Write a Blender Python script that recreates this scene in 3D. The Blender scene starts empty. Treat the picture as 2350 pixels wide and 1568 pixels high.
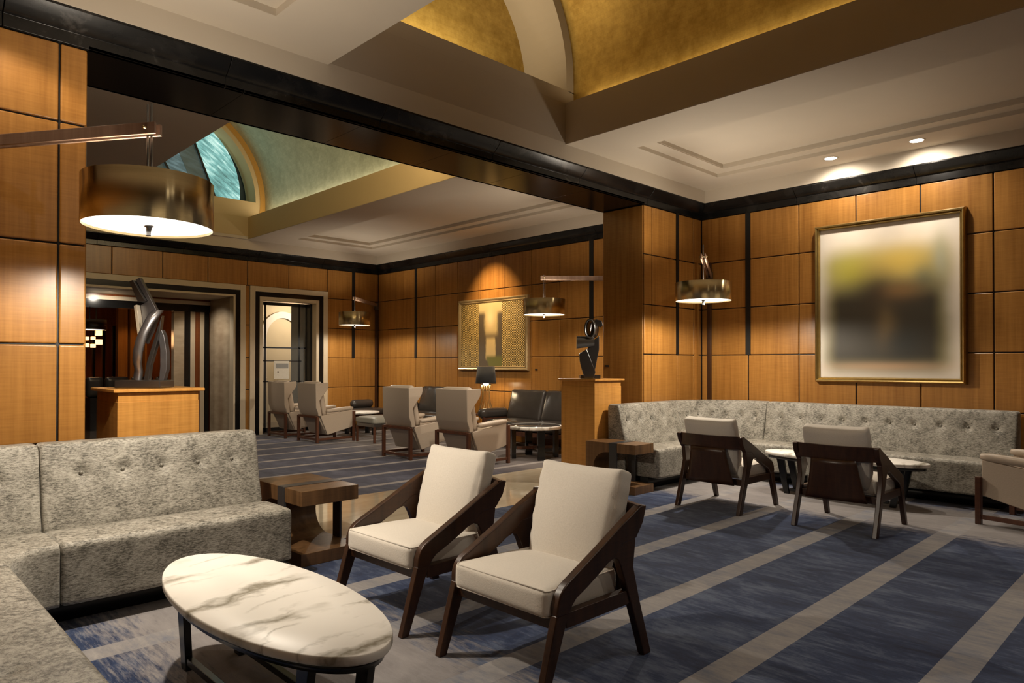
import bpy, bmesh, math, random
from mathutils import Vector, Matrix
random.seed(7)
S = bpy.context.scene
COL = S.collection
PI = math.pi
# ---------------------------------------------------------------- camera
cam = bpy.data.objects.new('camera', bpy.data.cameras.new('camera'))
COL.objects.link(cam); S.camera = cam
yaw, pitch, roll = .797706, .0080945, .0012713
F = Vector((math.cos(yaw)*math.cos(pitch), math.sin(yaw)*math.cos(pitch), math.sin(pitch)))
R_ = Vector((math.sin(yaw), -math.cos(yaw), 0)); U_ = R_.cross(F)
R2 = R_*math.cos(roll)+U_*math.sin(roll); U2 = -R_*math.sin(roll)+U_*math.cos(roll)
cam.matrix_world = Matrix(((R2.x, U2.x, -F.x, 0), (R2.y, U2.y, -F.y, 0), (R2.z, U2.z, -F.z, 1.35), (0, 0, 0, 1)))
cam.data.sensor_width = 36; cam.data.lens = 1594.55/2350*36; cam.data.shift_y = 39.4/2350
cam.data.clip_start = .02; cam.data.clip_end = 60
# ---------------------------------------------------------------- world, exposure
S.view_settings.view_transform = 'Standard'; S.view_settings.look = 'None'
S.view_settings.gamma = 1; S.view_settings.use_curve_mapping = False
S.view_settings.exposure = 0.1
W = bpy.data.worlds.new('world'); S.world = W; W.use_nodes = True
W.node_tree.nodes['Background'].inputs[0].default_value = (.35, .28, .2, 1)
W.node_tree.nodes['Background'].inputs[1].default_value = .05
S.cycles.max_bounces = 7; S.cycles.diffuse_bounces = 4; S.cycles.glossy_bounces = 3
S.cycles.transmission_bounces = 5; S.cycles.transparent_max_bounces = 6
S.cycles.caustics_reflective = False; S.cycles.caustics_refractive = False
S.cycles.sample_clamp_indirect = 4
WARM = (1, .84, .64); SOFT = (1, .88, .73)
LAMP_E = 2.6      # luminance of the lit lamp undersides

def spot(name, loc, to, power, angle=70, blend=.6, color=WARM, r=.04, parent=None):
    d = bpy.data.lights.new(name, 'SPOT'); d.energy = power; d.color = color
    d.spot_size = math.radians(angle); d.spot_blend = blend; d.shadow_soft_size = r
    o = bpy.data.objects.new(name, d); COL.objects.link(o)
    o.rotation_euler = (Vector(to)-Vector(loc)).to_track_quat('-Z', 'Y').to_euler()
    o.location = loc
    if parent: o.parent = parent; o.location = Vector(loc)-parent.location
    return o
def area(name, loc, to, sx, sy, power, color=WARM):
    d = bpy.data.lights.new(name, 'AREA'); d.shape = 'RECTANGLE'; d.size = sx; d.size_y = sy
    d.energy = power; d.color = color
    o = bpy.data.objects.new(name, d); COL.objects.link(o); o.location = loc
    o.rotation_euler = (Vector(to)-Vector(loc)).to_track_quat('-Z', 'Y').to_euler()
    return o
def point(name, loc, power, color=WARM, r=.05):
    d = bpy.data.lights.new(name, 'POINT'); d.energy = power; d.color = color; d.shadow_soft_size = r
    o = bpy.data.objects.new(name, d); COL.objects.link(o); o.location = loc
    return o
# large lights: cove strips of the two vaults (they lie on the ledges, length along Y)
def cove(name, x, y, z, length, power, color, inward):
    o = area(name, (x, y, z), (x+inward*.45, y, z+1), length, .045, power, color)
    o.rotation_euler = Matrix((( 0, inward*-.9, -inward*.4359), (1, 0, 0), (0, .4359, -.9))).transposed().to_euler() if False else o.rotation_euler
    d = Vector((inward*.06, 0, 1)).normalized(); yv = Vector((0, 1, 0)); zc = -d; xc = yv; yc = zc.cross(xc)
    o.rotation_euler = Matrix(((xc.x, yc.x, zc.x), (xc.y, yc.y, zc.y), (xc.z, yc.z, zc.z))).to_euler()
    return o
cove('near_cove_light', 5.535, 1.2, 4.083, 6.8, 9, (1, .76, .45), -1)
cove('near_cove_light', 2.63, 1.2, 4.083, 6.8, 22, (1, .76, .45), 1)
area('near_lunette_light', (4.08, 5.06, 4.25), (4.25, 5.4, 4.9), 1.2, .05, 14, (1, .8, .5))
cove('far_cove_light', 5.70, 9.4, 4.083, 6.2, 24, (1, .82, .56), -1)
cove('far_cove_light', 2.48, 9.4, 4.083, 6.2, 26, (1, .78, .44), 1)
# fill spots added unseen, outside the frame or behind the header
for (x, y, tx, ty, p, a) in ((1.6, 4.5, 2.6, 2.2, 120, 50), (2.4, .8, 2.2, 1.2, 40, 130), (5.75, -.5, 4.5, .7, 90, 78),
                             (2.4, -1.2, 2.6, 0.3, 40, 150), (5.75, -1.6, 5.4, 0, 22, 150)):
    spot('unseen_ceiling_spot', (x, y, 3.63), (tx, ty, 0), p, a, .8, SOFT, .05)
spot('unseen_ceiling_spot', (.55, 4.25, 3.6), (.8, 4.95, 1.3), 50, 84, .35, WARM, .03)  # downlight inferred from its scallop on the left pillar
for (x, y, tx, ty, p, a) in ((5.0, 5.95, 6.0, 8.2, 210, 80), (1.3, 6.05, 3.4, 8.2, 110, 80), (7.6, 6.1, 8.2, 8.2, 60, 70), (2.1, 6.1, 5.9, 11.4, 300, 46), (7.3, 6.1, 7.5, 11.2, 80, 60)):
    spot('unseen_ceiling_spot', (x, y, 3.5), (tx, ty, 0), p, a, .8, SOFT, .05)
# ---------------------------------------------------------------- node helper
class NT:
    def __init__(s, name):
        s.m = bpy.data.materials.new(name); s.m.use_nodes = True; s.t = s.m.node_tree
        s.b = s.t.nodes['Principled BSDF']; s.out = s.t.nodes['Material Output']
    def n(s, kind, **kw):
        o = s.t.nodes.new('ShaderNode'+kind)
        for k, v in kw.items():
            if k[0] == '_': setattr(o, k[1:], v)
            else: s.set(o.inputs[k.replace('0', ' ')] if k.replace('0', ' ') in o.inputs else o.inputs[int(k[1:])], v)
        return o
    def set(s, inp, v):
        if isinstance(v, bpy.types.NodeSocket): s.t.links.new(v, inp)
        elif isinstance(v, bpy.types.Node): s.t.links.new(v.outputs[0], inp)
        elif isinstance(v, tuple) and len(v) == 3 and inp.type == 'RGBA': inp.default_value = (*v, 1)
        else: inp.default_value = v
    def obj(s): return s.n('TexCoord').outputs['Object']
    def pos(s): return s.n('NewGeometry').outputs['Position']
    def map(s, v, scale=(1, 1, 1), loc=(0, 0, 0), rot=(0, 0, 0)):
        return s.n('Mapping', Vector=v, Scale=scale, Location=loc, Rotation=rot).outputs[0]
    def noise(s, v, scale=5, detail=3, rough=.5, dist=0):
        return s.n('TexNoise', Vector=v, Scale=scale, Detail=detail, Roughness=rough, Distortion=dist).outputs['Fac' if 'Fac' in s.t.nodes[-1].outputs else 0]
    def ramp(s, f, stops, interp='LINEAR'):
        o = s.n('ValToRGB'); s.set(o.inputs[0], f); cr = o.color_ramp; cr.interpolation = interp
        while len(cr.elements) < len(stops): cr.elements.new(.5)
        for e, (p, c) in zip(cr.elements, stops):
            e.position = p; e.color = (*c, 1) if len(c) == 3 else c
        return o.outputs[0]
    def mix(s, f, a, b, mode='MIX'):
        o = s.n('Mix', _data_type='RGBA', _blend_type=mode)
        s.set(o.inputs[0], f); s.set(o.inputs[6], a); s.set(o.inputs[7], b)
        return o.outputs[2]
    def math(s, op, a, b=0.0, c=None):
        o = s.n('Math', _operation=op); s.set(o.inputs[0], a); s.set(o.inputs[1], b)
        if c is not None: s.set(o.inputs[2], c)
        return o.outputs[0]
    def sep(s, v): return s.n('SeparateXYZ', Vector=v).outputs
    def bump(s, h, strength=.3, dist=.01):
        s.set(s.b.inputs['Normal'], s.n('Bump', Height=h, Strength=strength, Distance=dist).outputs[0])
    def p(s, **kw):
        for k, v in kw.items(): s.set(s.b.inputs[k.replace('_', ' ')], v)
        return s.m
def simple(name, col, rough=.5, metal=0.0, spec=.5, bump=0.0, bscale=60, var=.12, **kw):
    t = NT(name); v = t.obj()
    nz = t.noise(v, bscale, 3)
    c = t.mix(nz, tuple(x*(1-var) for x in col), tuple(min(1, x*(1+var)) for x in col))
    t.p(Base_Color=c, Roughness=rough, Metallic=metal, Specular_IOR_Level=spec, **kw)
    if bump: t.bump(nz, bump, .004)
    return t.m
def emit(name, col, strength):
    t = NT(name); return t.p(Base_Color=col, Emission_Color=col, Emission_Strength=strength, Roughness=.6)

def veneer(name, c1, c2, gloss=.32, chat=1.0, tone=.22, coat=.12):
    """figured veneer: long vertical grain, fine cross chatter, each panel its own tone"""
    t = NT(name); v = t.pos()
    g = t.noise(t.map(v, (14, 14, .55)), 1.6, 5, .6)
    ch = t.noise(t.map(v, (3, 3, 55)), 2.0, 2, .5)
    big = t.noise(t.map(v, (1.2, 1.2, .5)), 1.3, 2)
    f = t.math('ADD', t.math('MULTIPLY', g, .6), t.math('ADD', t.math('MULTIPLY', ch, .22*chat), t.math('MULTIPLY', big, .25)))
    c = t.ramp(f, [(.36, c1), (.68, c2)])
    at = t.n('Attribute', _attribute_name='tone').outputs['Fac']
    c = t.mix(1.0, c, t.n('CombineXYZ', X=t.math('MULTIPLY_ADD', at, tone, 1-tone/2), Y=t.math('MULTIPLY_ADD', at, tone, 1-tone/2), Z=t.math('MULTIPLY_ADD', at, tone, 1-tone/2)).outputs[0], 'MULTIPLY')
    t.p(Base_Color=c, Roughness=gloss, Specular_IOR_Level=.45, Coat_Weight=coat, Coat_Roughness=.22)
    t.bump(ch, .05, .002)
    return t.m
MW = veneer('panel_veneer', (.255, .105, .019), (.44, .208, .048))
MPED = veneer('pedestal_veneer', (.40, .17, .032), (.62, .30, .07), .35, 1.6)
MDARKW = veneer('dark_walnut', (.020, .008, .004), (.060, .024, .010), .34, coat=.0)
MTABW = veneer('oiled_oak', (.08, .04, .016), (.22, .115, .048), .38, .5)
MARMW = veneer('arm_oak', (.20, .12, .08), (.36, .24, .17), .4, .5)
MROSE = veneer('rosewood', (.05, .018, .010), (.12, .045, .022), .35)
MBAR = veneer('bar_veneer', (.13, .032, .008), (.26, .075, .016), .3)
MCEIL = simple('ceiling_paint', (.62, .55, .45), .75, var=.03, bscale=3)
MTRIM = simple('cream_stone', (.62, .52, .38), .3, var=.08, bscale=9)
MBLACK = simple('black_lacquer', (.006, .006, .006), .18)
MSLOT = simple('slot_black', (.004, .004, .004), .5)
MMETAL = simple('blackened_steel', (.03, .03, .032), .35, .6)
MSTEEL = simple('bronze_steel', (.33, .32, .33), .32, .85, var=.3, bscale=14)
MSTEELD = simple('dark_steel', (.13, .125, .13), .4, .7, var=.3, bscale=14)
MBRONZE = simple('dark_bronze', (.020, .017, .015), .3, .0, 1.0, var=.4, bscale=10, Coat_Weight=1.0, Coat_Roughness=.22)
MLEA = simple('taupe_leather', (.46, .375, .29), .42, bump=.15, bscale=120, var=.08)
MBLEA = simple('black_leather', (.045, .038, .033), .27, bump=.5, bscale=7, var=.2)
MBAND = simple('metal_band', (.07, .07, .075), .35, .5)
MPLINTH = simple('black_plinth', (.008, .007, .006), .45)
MGOLDF = simple('gold_frame', (.42, .30, .11), .3, .85, var=.25, bscale=18)
MPALEG = simple('pale_gold_frame', (.62, .47, .24), .35, .75, var=.15, bscale=14)
MPAPER = simple('white_board', (.62, .58, .5), .6)
MGREY = simple('grey_print', (.25, .25, .24), .6)
MDIFF = emit('lamp_diffuser', (1, .90, .77), LAMP_E)
MWALLB = simple('corridor_plaster', (.50, .40, .24), .7, var=.05, bscale=4)
def stone_black():
    t = NT('black_marble'); v = t.pos()
    n = t.noise(v, 2.6, 8, .62, .6)
    c = t.ramp(n, [(.45, (.006, .006, .006)), (.62, (.016, .015, .014)), (.72, (.08, .075, .07))])
    x, y, z = t.sep(v)
    return t.p(Base_Color=c, Roughness=.25, Specular_IOR_Level=.3)
MSTONE = stone_black()
def brass():
    t = NT('brushed_brass'); v = t.obj()
    n = t.noise(t.map(v, (2, 2, 60)), 2, 3)
    c = t.mix(n, (.46, .36, .19), (.56, .45, .25))
    t.p(Base_Color=c, Metallic=1.0, Roughness=.28, Anisotropic=1.0, Anisotropic_Rotation=.25)
    t.bump(t.noise(t.map(v, (1, 1, .001)), 38, 3, .6), .10, .006)
    return t.m
MBRASS = brass()
def leaf(name, c1, c2, metal):
    t = NT(name); v = t.pos()
    n = t.noise(v, 9, 6, .7); b = t.noise(v, 1.1, 3)
    x, y, z = t.sep(v)
    bk = t.n('TexBrick', Vector=t.n('CombineXYZ', X=y, Y=z).outputs[0], Scale=5.5, Color1=(1, 1, 1), Color2=(.8, .8, .8), Mortar=(.68, .68, .68))
    t.set(bk.inputs['Mortar Size'], .012)
    c = t.ramp(t.math('ADD', t.math('MULTIPLY', n, .55), t.math('MULTIPLY', b, .45)), [(.36, c1), (.62, c2)])
    c = t.mix(.35, c, t.mix(1.0, c, bk.outputs[0], 'MULTIPLY'))
    return t.p(Base_Color=c, Metallic=metal, Roughness=.48, Specular_IOR_Level=.4)
MGOLD = leaf('gold_leaf', (.36, .23, .05), (.62, .44, .13), .5)
MSILV = leaf('green_gold_leaf', (.31, .325, .23), (.48, .50, .37), .4)
def velvet():
    t = NT('crushed_chenille'); v = t.obj()
    th = t.noise(t.map(v, (1, 1, 4.2)), 40, 6, .85, .2)
    pa = t.noise(v, 7, 4, .7, .6); fine = t.noise(v, 260, 2)
    f = t.math('ADD', t.math('MULTIPLY', th, .78), t.math('MULTIPLY', pa, .27))
    c = t.ramp(f, [(.43, (.05, .046, .036)), (.485, (.15, .138, .112)), (.53, (.27, .252, .212)), (.62, (.42, .395, .34))])
    t.p(Base_Color=c, Roughness=.62, Sheen_Weight=.5, Sheen_Roughness=.35, Sheen_Tint=(.9, .87, .8))
    t.bump(t.math('ADD', fine, th), .25, .004)
    return t.m
MVEL = velvet()
def linen(name, a, b):
    t = NT(name); v = t.obj()
    w1 = t.noise(t.map(v, (1, 1, 6)), 110, 2); w2 = t.noise(t.map(v, (6, 1, 1)), 110, 2)
    f = t.math('MULTIPLY_ADD', w1, .5, t.math('MULTIPLY', w2, .5))
    t.p(Base_Color=t.mix(f, a, b), Roughness=.9, Sheen_Weight=.2)
    t.bump(t.math('ADD', f, t.math('MULTIPLY', t.noise(v, 9, 3), 1.2)), .25, .006)
    return t.m
MLIN = linen('oat_linen', (.58, .53, .455), (.79, .735, .65))
MSHADEB = linen('black_shade_cloth', (.012, .012, .012), (.05, .05, .048))
def marble():
    t = NT('veined_marble'); v = t.obj()
    x, y, z = t.sep(t.map(v, (1, 1, 1), rot=(0, 0, -.25)))
    w = t.noise(t.map(v, (1.0, 1.0, 1)), 2.3, 5, .58); w2 = t.noise(t.map(v, (.7, 1.6, 1), (4, 2, 0)), 5.5, 5, .6)
    def veins(freq, amp, amp2, thin, lo, hi, seed):
        q = t.math('ADD', t.math('MULTIPLY_ADD', y, freq, seed), t.math('ADD', t.math('MULTIPLY', w, amp), t.math('MULTIPLY', w2, amp2)))
        fr = t.math('ABSOLUTE', t.math('SUBTRACT', t.math('FRACT', q), .5))
        ln = t.ramp(fr, [(0, (1, 1, 1)), (thin*.35, (.6,)*3), (thin, (0, 0, 0))])
        gate = t.ramp(t.noise(t.map(v, (1, 1.6, 1), (seed, 2*seed, 0)), 2.2, 3), [(lo, (0, 0, 0)), (hi, (1, 1, 1))])
        return t.math('MULTIPLY', ln, gate)
    f = t.math('MAXIMUM', veins(2.6, 1.5, .5, .16, .42, .56, .3), t.math('MULTIPLY', veins(6.5, 3.0, 1.2, .12, .46, .60, 5.1), .75))
    c = t.mix(t.noise(v, 3, 3), (.84, .80, .73), (.90, .87, .81))
    c = t.mix(t.math('MULTIPLY', f, .95), c, (.24, .21, .15))
    return t.p(Base_Color=c, Roughness=.42, Specular_IOR_Level=.3)
MMARB = marble()
def floor_marble():
    t = NT('threshold_marble'); v = t.pos()
    n = t.noise(t.map(v, (1, 2.5, 1)), 1.6, 6, .6, .8)
    c = t.ramp(n, [(.3, (.58, .48, .34)), (.6, (.70, .60, .44)), (.8, (.50, .40, .27))])
    return t.p(Base_Color=c, Roughness=.06, Specular_IOR_Level=.6)
MFLM = floor_marble()
def polished():
    t = NT('polished_beige_stone'); v = t.pos()
    n = t.noise(t.map(v, (1, 1, 3)), 2, 5, .6)
    return t.p(Base_Color=t.ramp(n, [(.3, (.36, .28, .19)), (.7, (.52, .42, .30))]), Roughness=.12)
MPOL = polished()
def carpet(name, y0, period, width, zones, blue, grey, stripe):
    t = NT(name); v = t.pos(); x, y, z = t.sep(v)
    st = t.noise(t.map(v, (4.2, 1.6, 1)), 1.5, 8, .76, .4)
    st2 = t.noise(t.map(v, (16, 2.2, 1), (7, 3, 0)), 2.4, 4, .7)
    big = t.noise(t.map(v, (1.7, .8, 1), (2, 9, 0)), .9, 3, .6)
    # which band
    k = t.math('DIVIDE', t.math('SUBTRACT', y, y0-width/2+.0), period)
    fr = t.math('SUBTRACT', k, t.math('FLOOR', k))
    band = t.math('LESS_THAN', fr, width/period)
    # grey zones along x with streaky borders
    xw = t.math('ADD', x, t.math('MULTIPLY', t.math('SUBTRACT', st2, .5), zones[4]))
    gl = t.n('MapRange', Value=xw); 
    for i, val in zip((1, 2), zones[0:2]): gl.inputs[i].default_value = val
    gr = t.n('MapRange', Value=xw)
    for i, val in zip((1, 2), zones[2:4]): gr.inputs[i].default_value = val
    zone = t.math('MAXIMUM', t.math('SUBTRACT', 1.0, gl.outputs[0]), gr.outputs[0])
    if len(zones) > 5:
        g2 = t.n('MapRange', Value=xw)
        for i, val in zip((1, 2), zones[5:7]): g2.inputs[i].default_value = val
        zone = t.math('MULTIPLY', zone, g2.outputs[0])
        g3 = t.n('MapRange', Value=xw)
        for i, val in zip((1, 2), zones[7:9]): g3.inputs[i].default_value = val
        zone = t.math('MULTIPLY', zone, t.math('SUBTRACT', 1.0, g3.outputs[0]))
    f = t.math('ADD', t.math('MULTIPLY', st, .55), t.math('ADD', t.math('MULTIPLY', st2, .25), t.math('MULTIPLY', big, .25)))
    cb = t.ramp(f, [(.42, blue[0]), (.52, blue[1]), (.64, blue[2])])
    cg = t.ramp(f, [(.36, grey[0]), (.66, grey[1])])
    cs = t.ramp(f, [(.40, stripe[0]), (.54, stripe[1]), (.68, stripe[2])])
    c = t.mix(zone, cb, cg); c = t.mix(band, c, cs)
    lp = t.noise(v, 420, 2)
    c = t.mix(t.math('MULTIPLY', lp, .35), c, (.02, .02, .025))
    t.p(Base_Color=c, Roughness=.95, Specular_IOR_Level=.1, Sheen_Weight=.15)
    t.bump(t.math('ADD', lp, t.math('MULTIPLY', band, .6)), .3, .006)
    return t.m
BLUE = ((.009, .017, .052), (.024, .044, .112), (.13, .165, .25))
MCN = carpet('near_carpet', .835, .71, .157, (2.0, 2.25, 6.2, 6.45, .95, .85, 1.15, 7.4, 7.65), BLUE, ((.20, .185, .185), (.36, .335, .33)), ((.17, .19, .25), (.32, .305, .305), (.44, .41, .39)))
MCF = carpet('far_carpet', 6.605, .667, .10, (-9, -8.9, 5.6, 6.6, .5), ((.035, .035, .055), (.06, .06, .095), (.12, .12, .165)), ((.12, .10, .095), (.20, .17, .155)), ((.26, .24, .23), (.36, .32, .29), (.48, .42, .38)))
# ---------------------------------------------------------------- mesh helpers
def link(name, me, m, parent=None, loc=(0, 0, 0), rot=(0, 0, 0), smooth=False, bevel=0, segs=2):
    o = bpy.data.objects.new(name, me); COL.objects.link(o)
    if m: me.materials.append(m)
    o.location = loc; o.rotation_euler = rot
    if parent: o.parent = parent
    if smooth:
        for p in me.polygons: p.use_smooth = True
    if bevel:
        b = o.modifiers.new('bevel', 'BEVEL'); b.width = bevel; b.segments = segs; b.limit_method = 'ANGLE'; b.angle_limit = math.radians(40)
        for p in me.polygons: p.use_smooth = True
        b.harden_normals = True
    return o
class MB:
    def __init__(s): s.v = []; s.f = []; s.tone = []; s.sm = []
    def add(s, vs, fs, tone=None, sm=False):
        n = len(s.v); s.v += [tuple(v) for v in vs]; s.f += [tuple(n+i for i in f) for f in fs]
        t = random.random() if tone is None else tone
        s.tone += [t]*len(vs); s.sm += [sm]*len(fs); return s
    def box(s, x0, y0, z0, x1, y1, z1, tone=None):
        x0, x1 = sorted((x0, x1)); y0, y1 = sorted((y0, y1)); z0, z1 = sorted((z0, z1))
        return s.add([(x0, y0, z0), (x1, y0, z0), (x1, y1, z0), (x0, y1, z0), (x0, y0, z1), (x1, y0, z1), (x1, y1, z1), (x0, y1, z1)],
              [(0, 3, 2, 1), (4, 5, 6, 7), (0, 1, 5, 4), (1, 2, 6, 5), (2, 3, 7, 6), (3, 0, 4, 7)], tone)
    def prism(s, pts, a, b, axis='y', tone=None, sm=False):
        """polygon (u, z) extruded along axis; axis y: u=x ; x: u=y ; z: pts are (x, y)"""
        def P(p, t): return (p[0], t, p[1]) if axis == 'y' else (t, p[0], p[1]) if axis == 'x' else (p[0], p[1], t)
        n = len(pts)
        vs = [P(p, a) for p in pts]+[P(p, b) for p in pts]
        fs = [tuple(range(n)), tuple(range(2*n-1, n-1, -1))]+[(i, i+n, (i+1) % n+n, (i+1) % n) for i in range(n)]
        return s.add(vs, fs, tone, sm)
    def tube(s, path, r, n=10, r1=None, cap=True):
        path = [Vector(p) for p in path]; vs = []; fs = []; m = len(path); up = None
        for i, p in enumerate(path):
            d = (path[min(i+1, m-1)]-path[max(i-1, 0)]).normalized()
            if up is None: up = Vector((0, 0, 1)) if abs(d.z) < .9 else Vector((1, 0, 0))
            sx = d.cross(up).normalized(); sy = sx.cross(d).normalized(); up = sy
            rr = r if r1 is None else r+(r1-r)*i/(m-1)
            for k in range(n):
                a = 2*PI*k/n; vs.append(p+sx*math.cos(a)*rr+sy*math.sin(a)*rr)
        for i in range(m-1):
            for k in range(n): fs.append((i*n+k, i*n+(k+1) % n, (i+1)*n+(k+1) % n, (i+1)*n+k))
        if cap: fs += [tuple(range(n-1, -1, -1)), tuple(range((m-1)*n, m*n))]
        return s.add(vs, fs, sm=True)
    def lathe(s, prof, c=(0, 0), n=48, cap=False):
        vs = []; fs = []; m = len(prof)
        for r, z in prof:
            for k in range(n):
                a = 2*PI*k/n; vs.append((c[0]+r*math.cos(a), c[1]+r*math.sin(a), z))
        for i in range(m-1):
            for k in range(n): fs.append((i*n+k, i*n+(k+1) % n, (i+1)*n+(k+1) % n, (i+1)*n+k))
        if cap: fs += [tuple(range(n-1, -1, -1)), tuple(range((m-1)*n, m*n))]
        return s.add(vs, fs, sm=True)
    def bar(s, p, q, w, h):
        """a straight bar of section w (sideways) x h (up) from p to q"""
        p = Vector(p); q = Vector(q); d = (q-p).normalized(); up = Vector((0, 0, 1)) if abs(d.z) < .95 else Vector((1, 0, 0))
        sx = d.cross(up).normalized()*w/2; sy = sx.cross(d).normalized()*h/2
        vs = [e+a+b for e in (p, q) for a, b in ((-sx, -sy), (sx, -sy), (sx, sy), (-sx, sy))]
        return s.add(vs, [(3, 2, 1, 0), (4, 5, 6, 7), (0, 1, 5, 4), (1, 2, 6, 5), (2, 3, 7, 6), (3, 0, 4, 7)])
    def grid(s, P, closed_u=False, closed_v=False):
        nu, nv = len(P), len(P[0]); vs = [p for row in P for p in row]; fs = []
        for i in range(nu-(0 if closed_u else 1)):
            for j in range(nv-(0 if closed_v else 1)):
                a, b = (i+1) % nu, (j+1) % nv
                fs.append((i*nv+j, a*nv+j, a*nv+b, i*nv+b))
        return s.add(vs, fs, sm=True)
    def build(s, name, m, parent=None, loc=(0, 0, 0), rot=(0, 0, 0), bevel=0, segs=2, fix=True):
        me = bpy.data.meshes.new(name)
        me.from_pydata(s.v, [], s.f)
        for p, k in zip(me.polygons, s.sm): p.use_smooth = k
        at = me.attributes.new('tone', 'FLOAT', 'POINT')
        for i, t in enumerate(s.tone): at.data[i].value = t
        if fix:
            bm = bmesh.new(); bm.from_mesh(me); bmesh.ops.recalc_face_normals(bm, faces=bm.faces); bm.to_mesh(me); bm.free()
        return link(name, me, m, parent, loc, rot, bevel=bevel, segs=segs)
def struct(o): o['kind'] = 'structure'; return o
def tag(o, label, cat, group=None, kind=None):
    o['label'] = label; o['category'] = cat
    if group: o['group'] = group
    if kind: o['kind'] = kind
    return o
def thing(name, loc, label, cat, group=None, rz=0):
    o = bpy.data.objects.new(name, None); COL.objects.link(o); o.location = loc; o.rotation_euler = (0, 0, rz)
    o.empty_display_size = .1
    return tag(o, label, cat, group)
def copy_thing(root, loc, rz=None, label=None, group=None, parent=None):
    r = root.copy(); COL.objects.link(r)
    if parent: r.parent = parent
    else:
        r.location = loc
        if rz is not None: r.rotation_euler = (0, 0, rz)
        if label: r['label'] = label
        if group: r['group'] = group
    for ch in list(root.children): copy_thing(ch, None, parent=r)
    return r
def rbox(name, sx, sy, sz, m, parent=None, loc=(0, 0, 0), rot=(0, 0, 0), r=.03, puff=(0, 0, 0), n=14, pinch=0, fn=None):
    """upholstered block: rounded box whose faces swell by puff along each axis"""
    bm = bmesh.new(); bmesh.ops.create_cube(bm, size=2)
    bmesh.ops.subdivide_edges(bm, edges=bm.edges[:], cuts=n, use_grid_fill=True)
    h = Vector((sx/2, sy/2, sz/2)); rr = min(r, min(h)*.98)
    for v in bm.verts:
        c = v.co.copy()
        for i in range(3): c[i] = math.copysign(abs(c[i])**.8, c[i]) if c[i] else 0
        p = Vector((c.x*h.x, c.y*h.y, c.z*h.z)); q = Vector([max(-(h[i]-rr), min(h[i]-rr, p[i])) for i in range(3)])
        d = p-q
        if d.length > 1e-9: p = q+d.normalized()*rr
        a = [1-min(1, abs(c[i]))**2 for i in range(3)]
        p.x += puff[0]*a[1]*a[2]*c.x; p.y += puff[1]*a[0]*a[2]*c.y; p.z += puff[2]*a[0]*a[1]*c.z
        if fn: p = fn(p, c)
        v.co = p
    me = bpy.data.meshes.new(name); bm.to_mesh(me); bm.free()
    return link(name, me, m, parent, loc, rot, smooth=True)
def arc(cx, cz, r, a0, a1, n=8, rx=None):
    rx = rx or r
    return [(cx+rx*math.cos(math.radians(a0+(a1-a0)*i/n)), cz+r*math.sin(math.radians(a0+(a1-a0)*i/n))) for i in range(n+1)]
# ================================================================= SETTING
ZC, Z1, Z2 = 3.3, 3.65, 4.08
YN, YF, YB, XR, XF = 4.92, 5.555, 12.85, 8.37, 8.47
JZ = (0, .26, .87, 1.475, 2.085, 2.70, ZC)
def walls(name, axis, pos, side, us, zs, skip=None, thick=.12, gap=.010, m=None):
    """one panelled wall; axis x: wall plane x=pos running along y. side = +1/-1: to which side of pos the wall body lies"""
    b = MB()
    for i in range(len(us)-1):
        for j in range(len(zs)-1):
            u0, u1, z0, z1 = us[i], us[i+1], zs[j], zs[j+1]
            if skip and skip((u0+u1)/2, (z0+z1)/2): continue
            a, c = pos, pos+side*.02
            q = (u0+gap/2, u1-gap/2, z0+gap/2, z1-gap/2)
            if axis == 'x': b.box(a, q[0], q[2], c, q[1], q[3])
            else: b.box(q[0], a, q[2], q[1], c, q[3])
    o = b.build(name, m or MW, bevel=.009); struct(o)
    return o
def backing(name, boxes, m=None):
    b = MB()
    for q in boxes: b.box(*q)
    return struct(b.build(name, m or MSLOT))
# floors
def flat(name, x0, y0, x1, y1, z, m): return struct(MB().box(x0, y0, z-.04, x1, y1, z).build(name, m))
flat('floor', -1.2, -4.2, 8.6, 4.765, 0, MCN)
flat('floor_threshold', -1.2, 4.765, 8.6, 6.225, .001, MFLM)
flat('floor_far', -1.2, 6.225, 8.6, 12.95, 0, MCF)
# near right wall
yj = [-4.2, -3.0, -2.34, -1.68, -1.02, -.36, .30, .96, 1.62, 2.28, 2.94, 3.60, 4.25, YN]
walls('wall_right', 'x', XR, 1, yj, JZ)
backing('wall_right_backing', [(XR+.015, -4.2, 0, XR+.15, YN+.05, Z1)])
# partition right of the opening
walls('wall_partition_right', 'y', YN, 1, [7.04, 7.21, 7.78, 8.17, XR], JZ)
walls('wall_partition_jamb', 'x', 7.03, 1, [YN+.01, YF-.01], (0, ZC))
walls('wall_partition_rear', 'y', YF, -1, [7.04, 7.7, XF], JZ)
backing('wall_partition_core', [(7.045, YN+.015, 0, XF+.1, YF-.015, Z1)])
# partition left of the opening
walls('wall_partition_left', 'y', YN, 1, [-1.2, -.2, .30, .968, 1.118], (0, .26, .87, 1.468, 2.08, 2.82, ZC))
walls('wall_partition_left_jamb', 'x', 1.118, -1, [YN+.01, YF-.01], (0, ZC))
backing('wall_partition_left_core', [(-1.2, YN+.015, 0, 1.103, YF-.0, Z1)])
# far right wall
yf = [YF, 6.9, 7.57, 8.21, 8.865, 9.51, 10.165, 10.845, 11.485, 12.18, YB]
walls('wall_far_right', 'x', XF, 1, yf, JZ)
backing('wall_far_right_backing', [(XF+.015, YF, 0, XF+.15, YB+.2, Z1+.1)])
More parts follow.
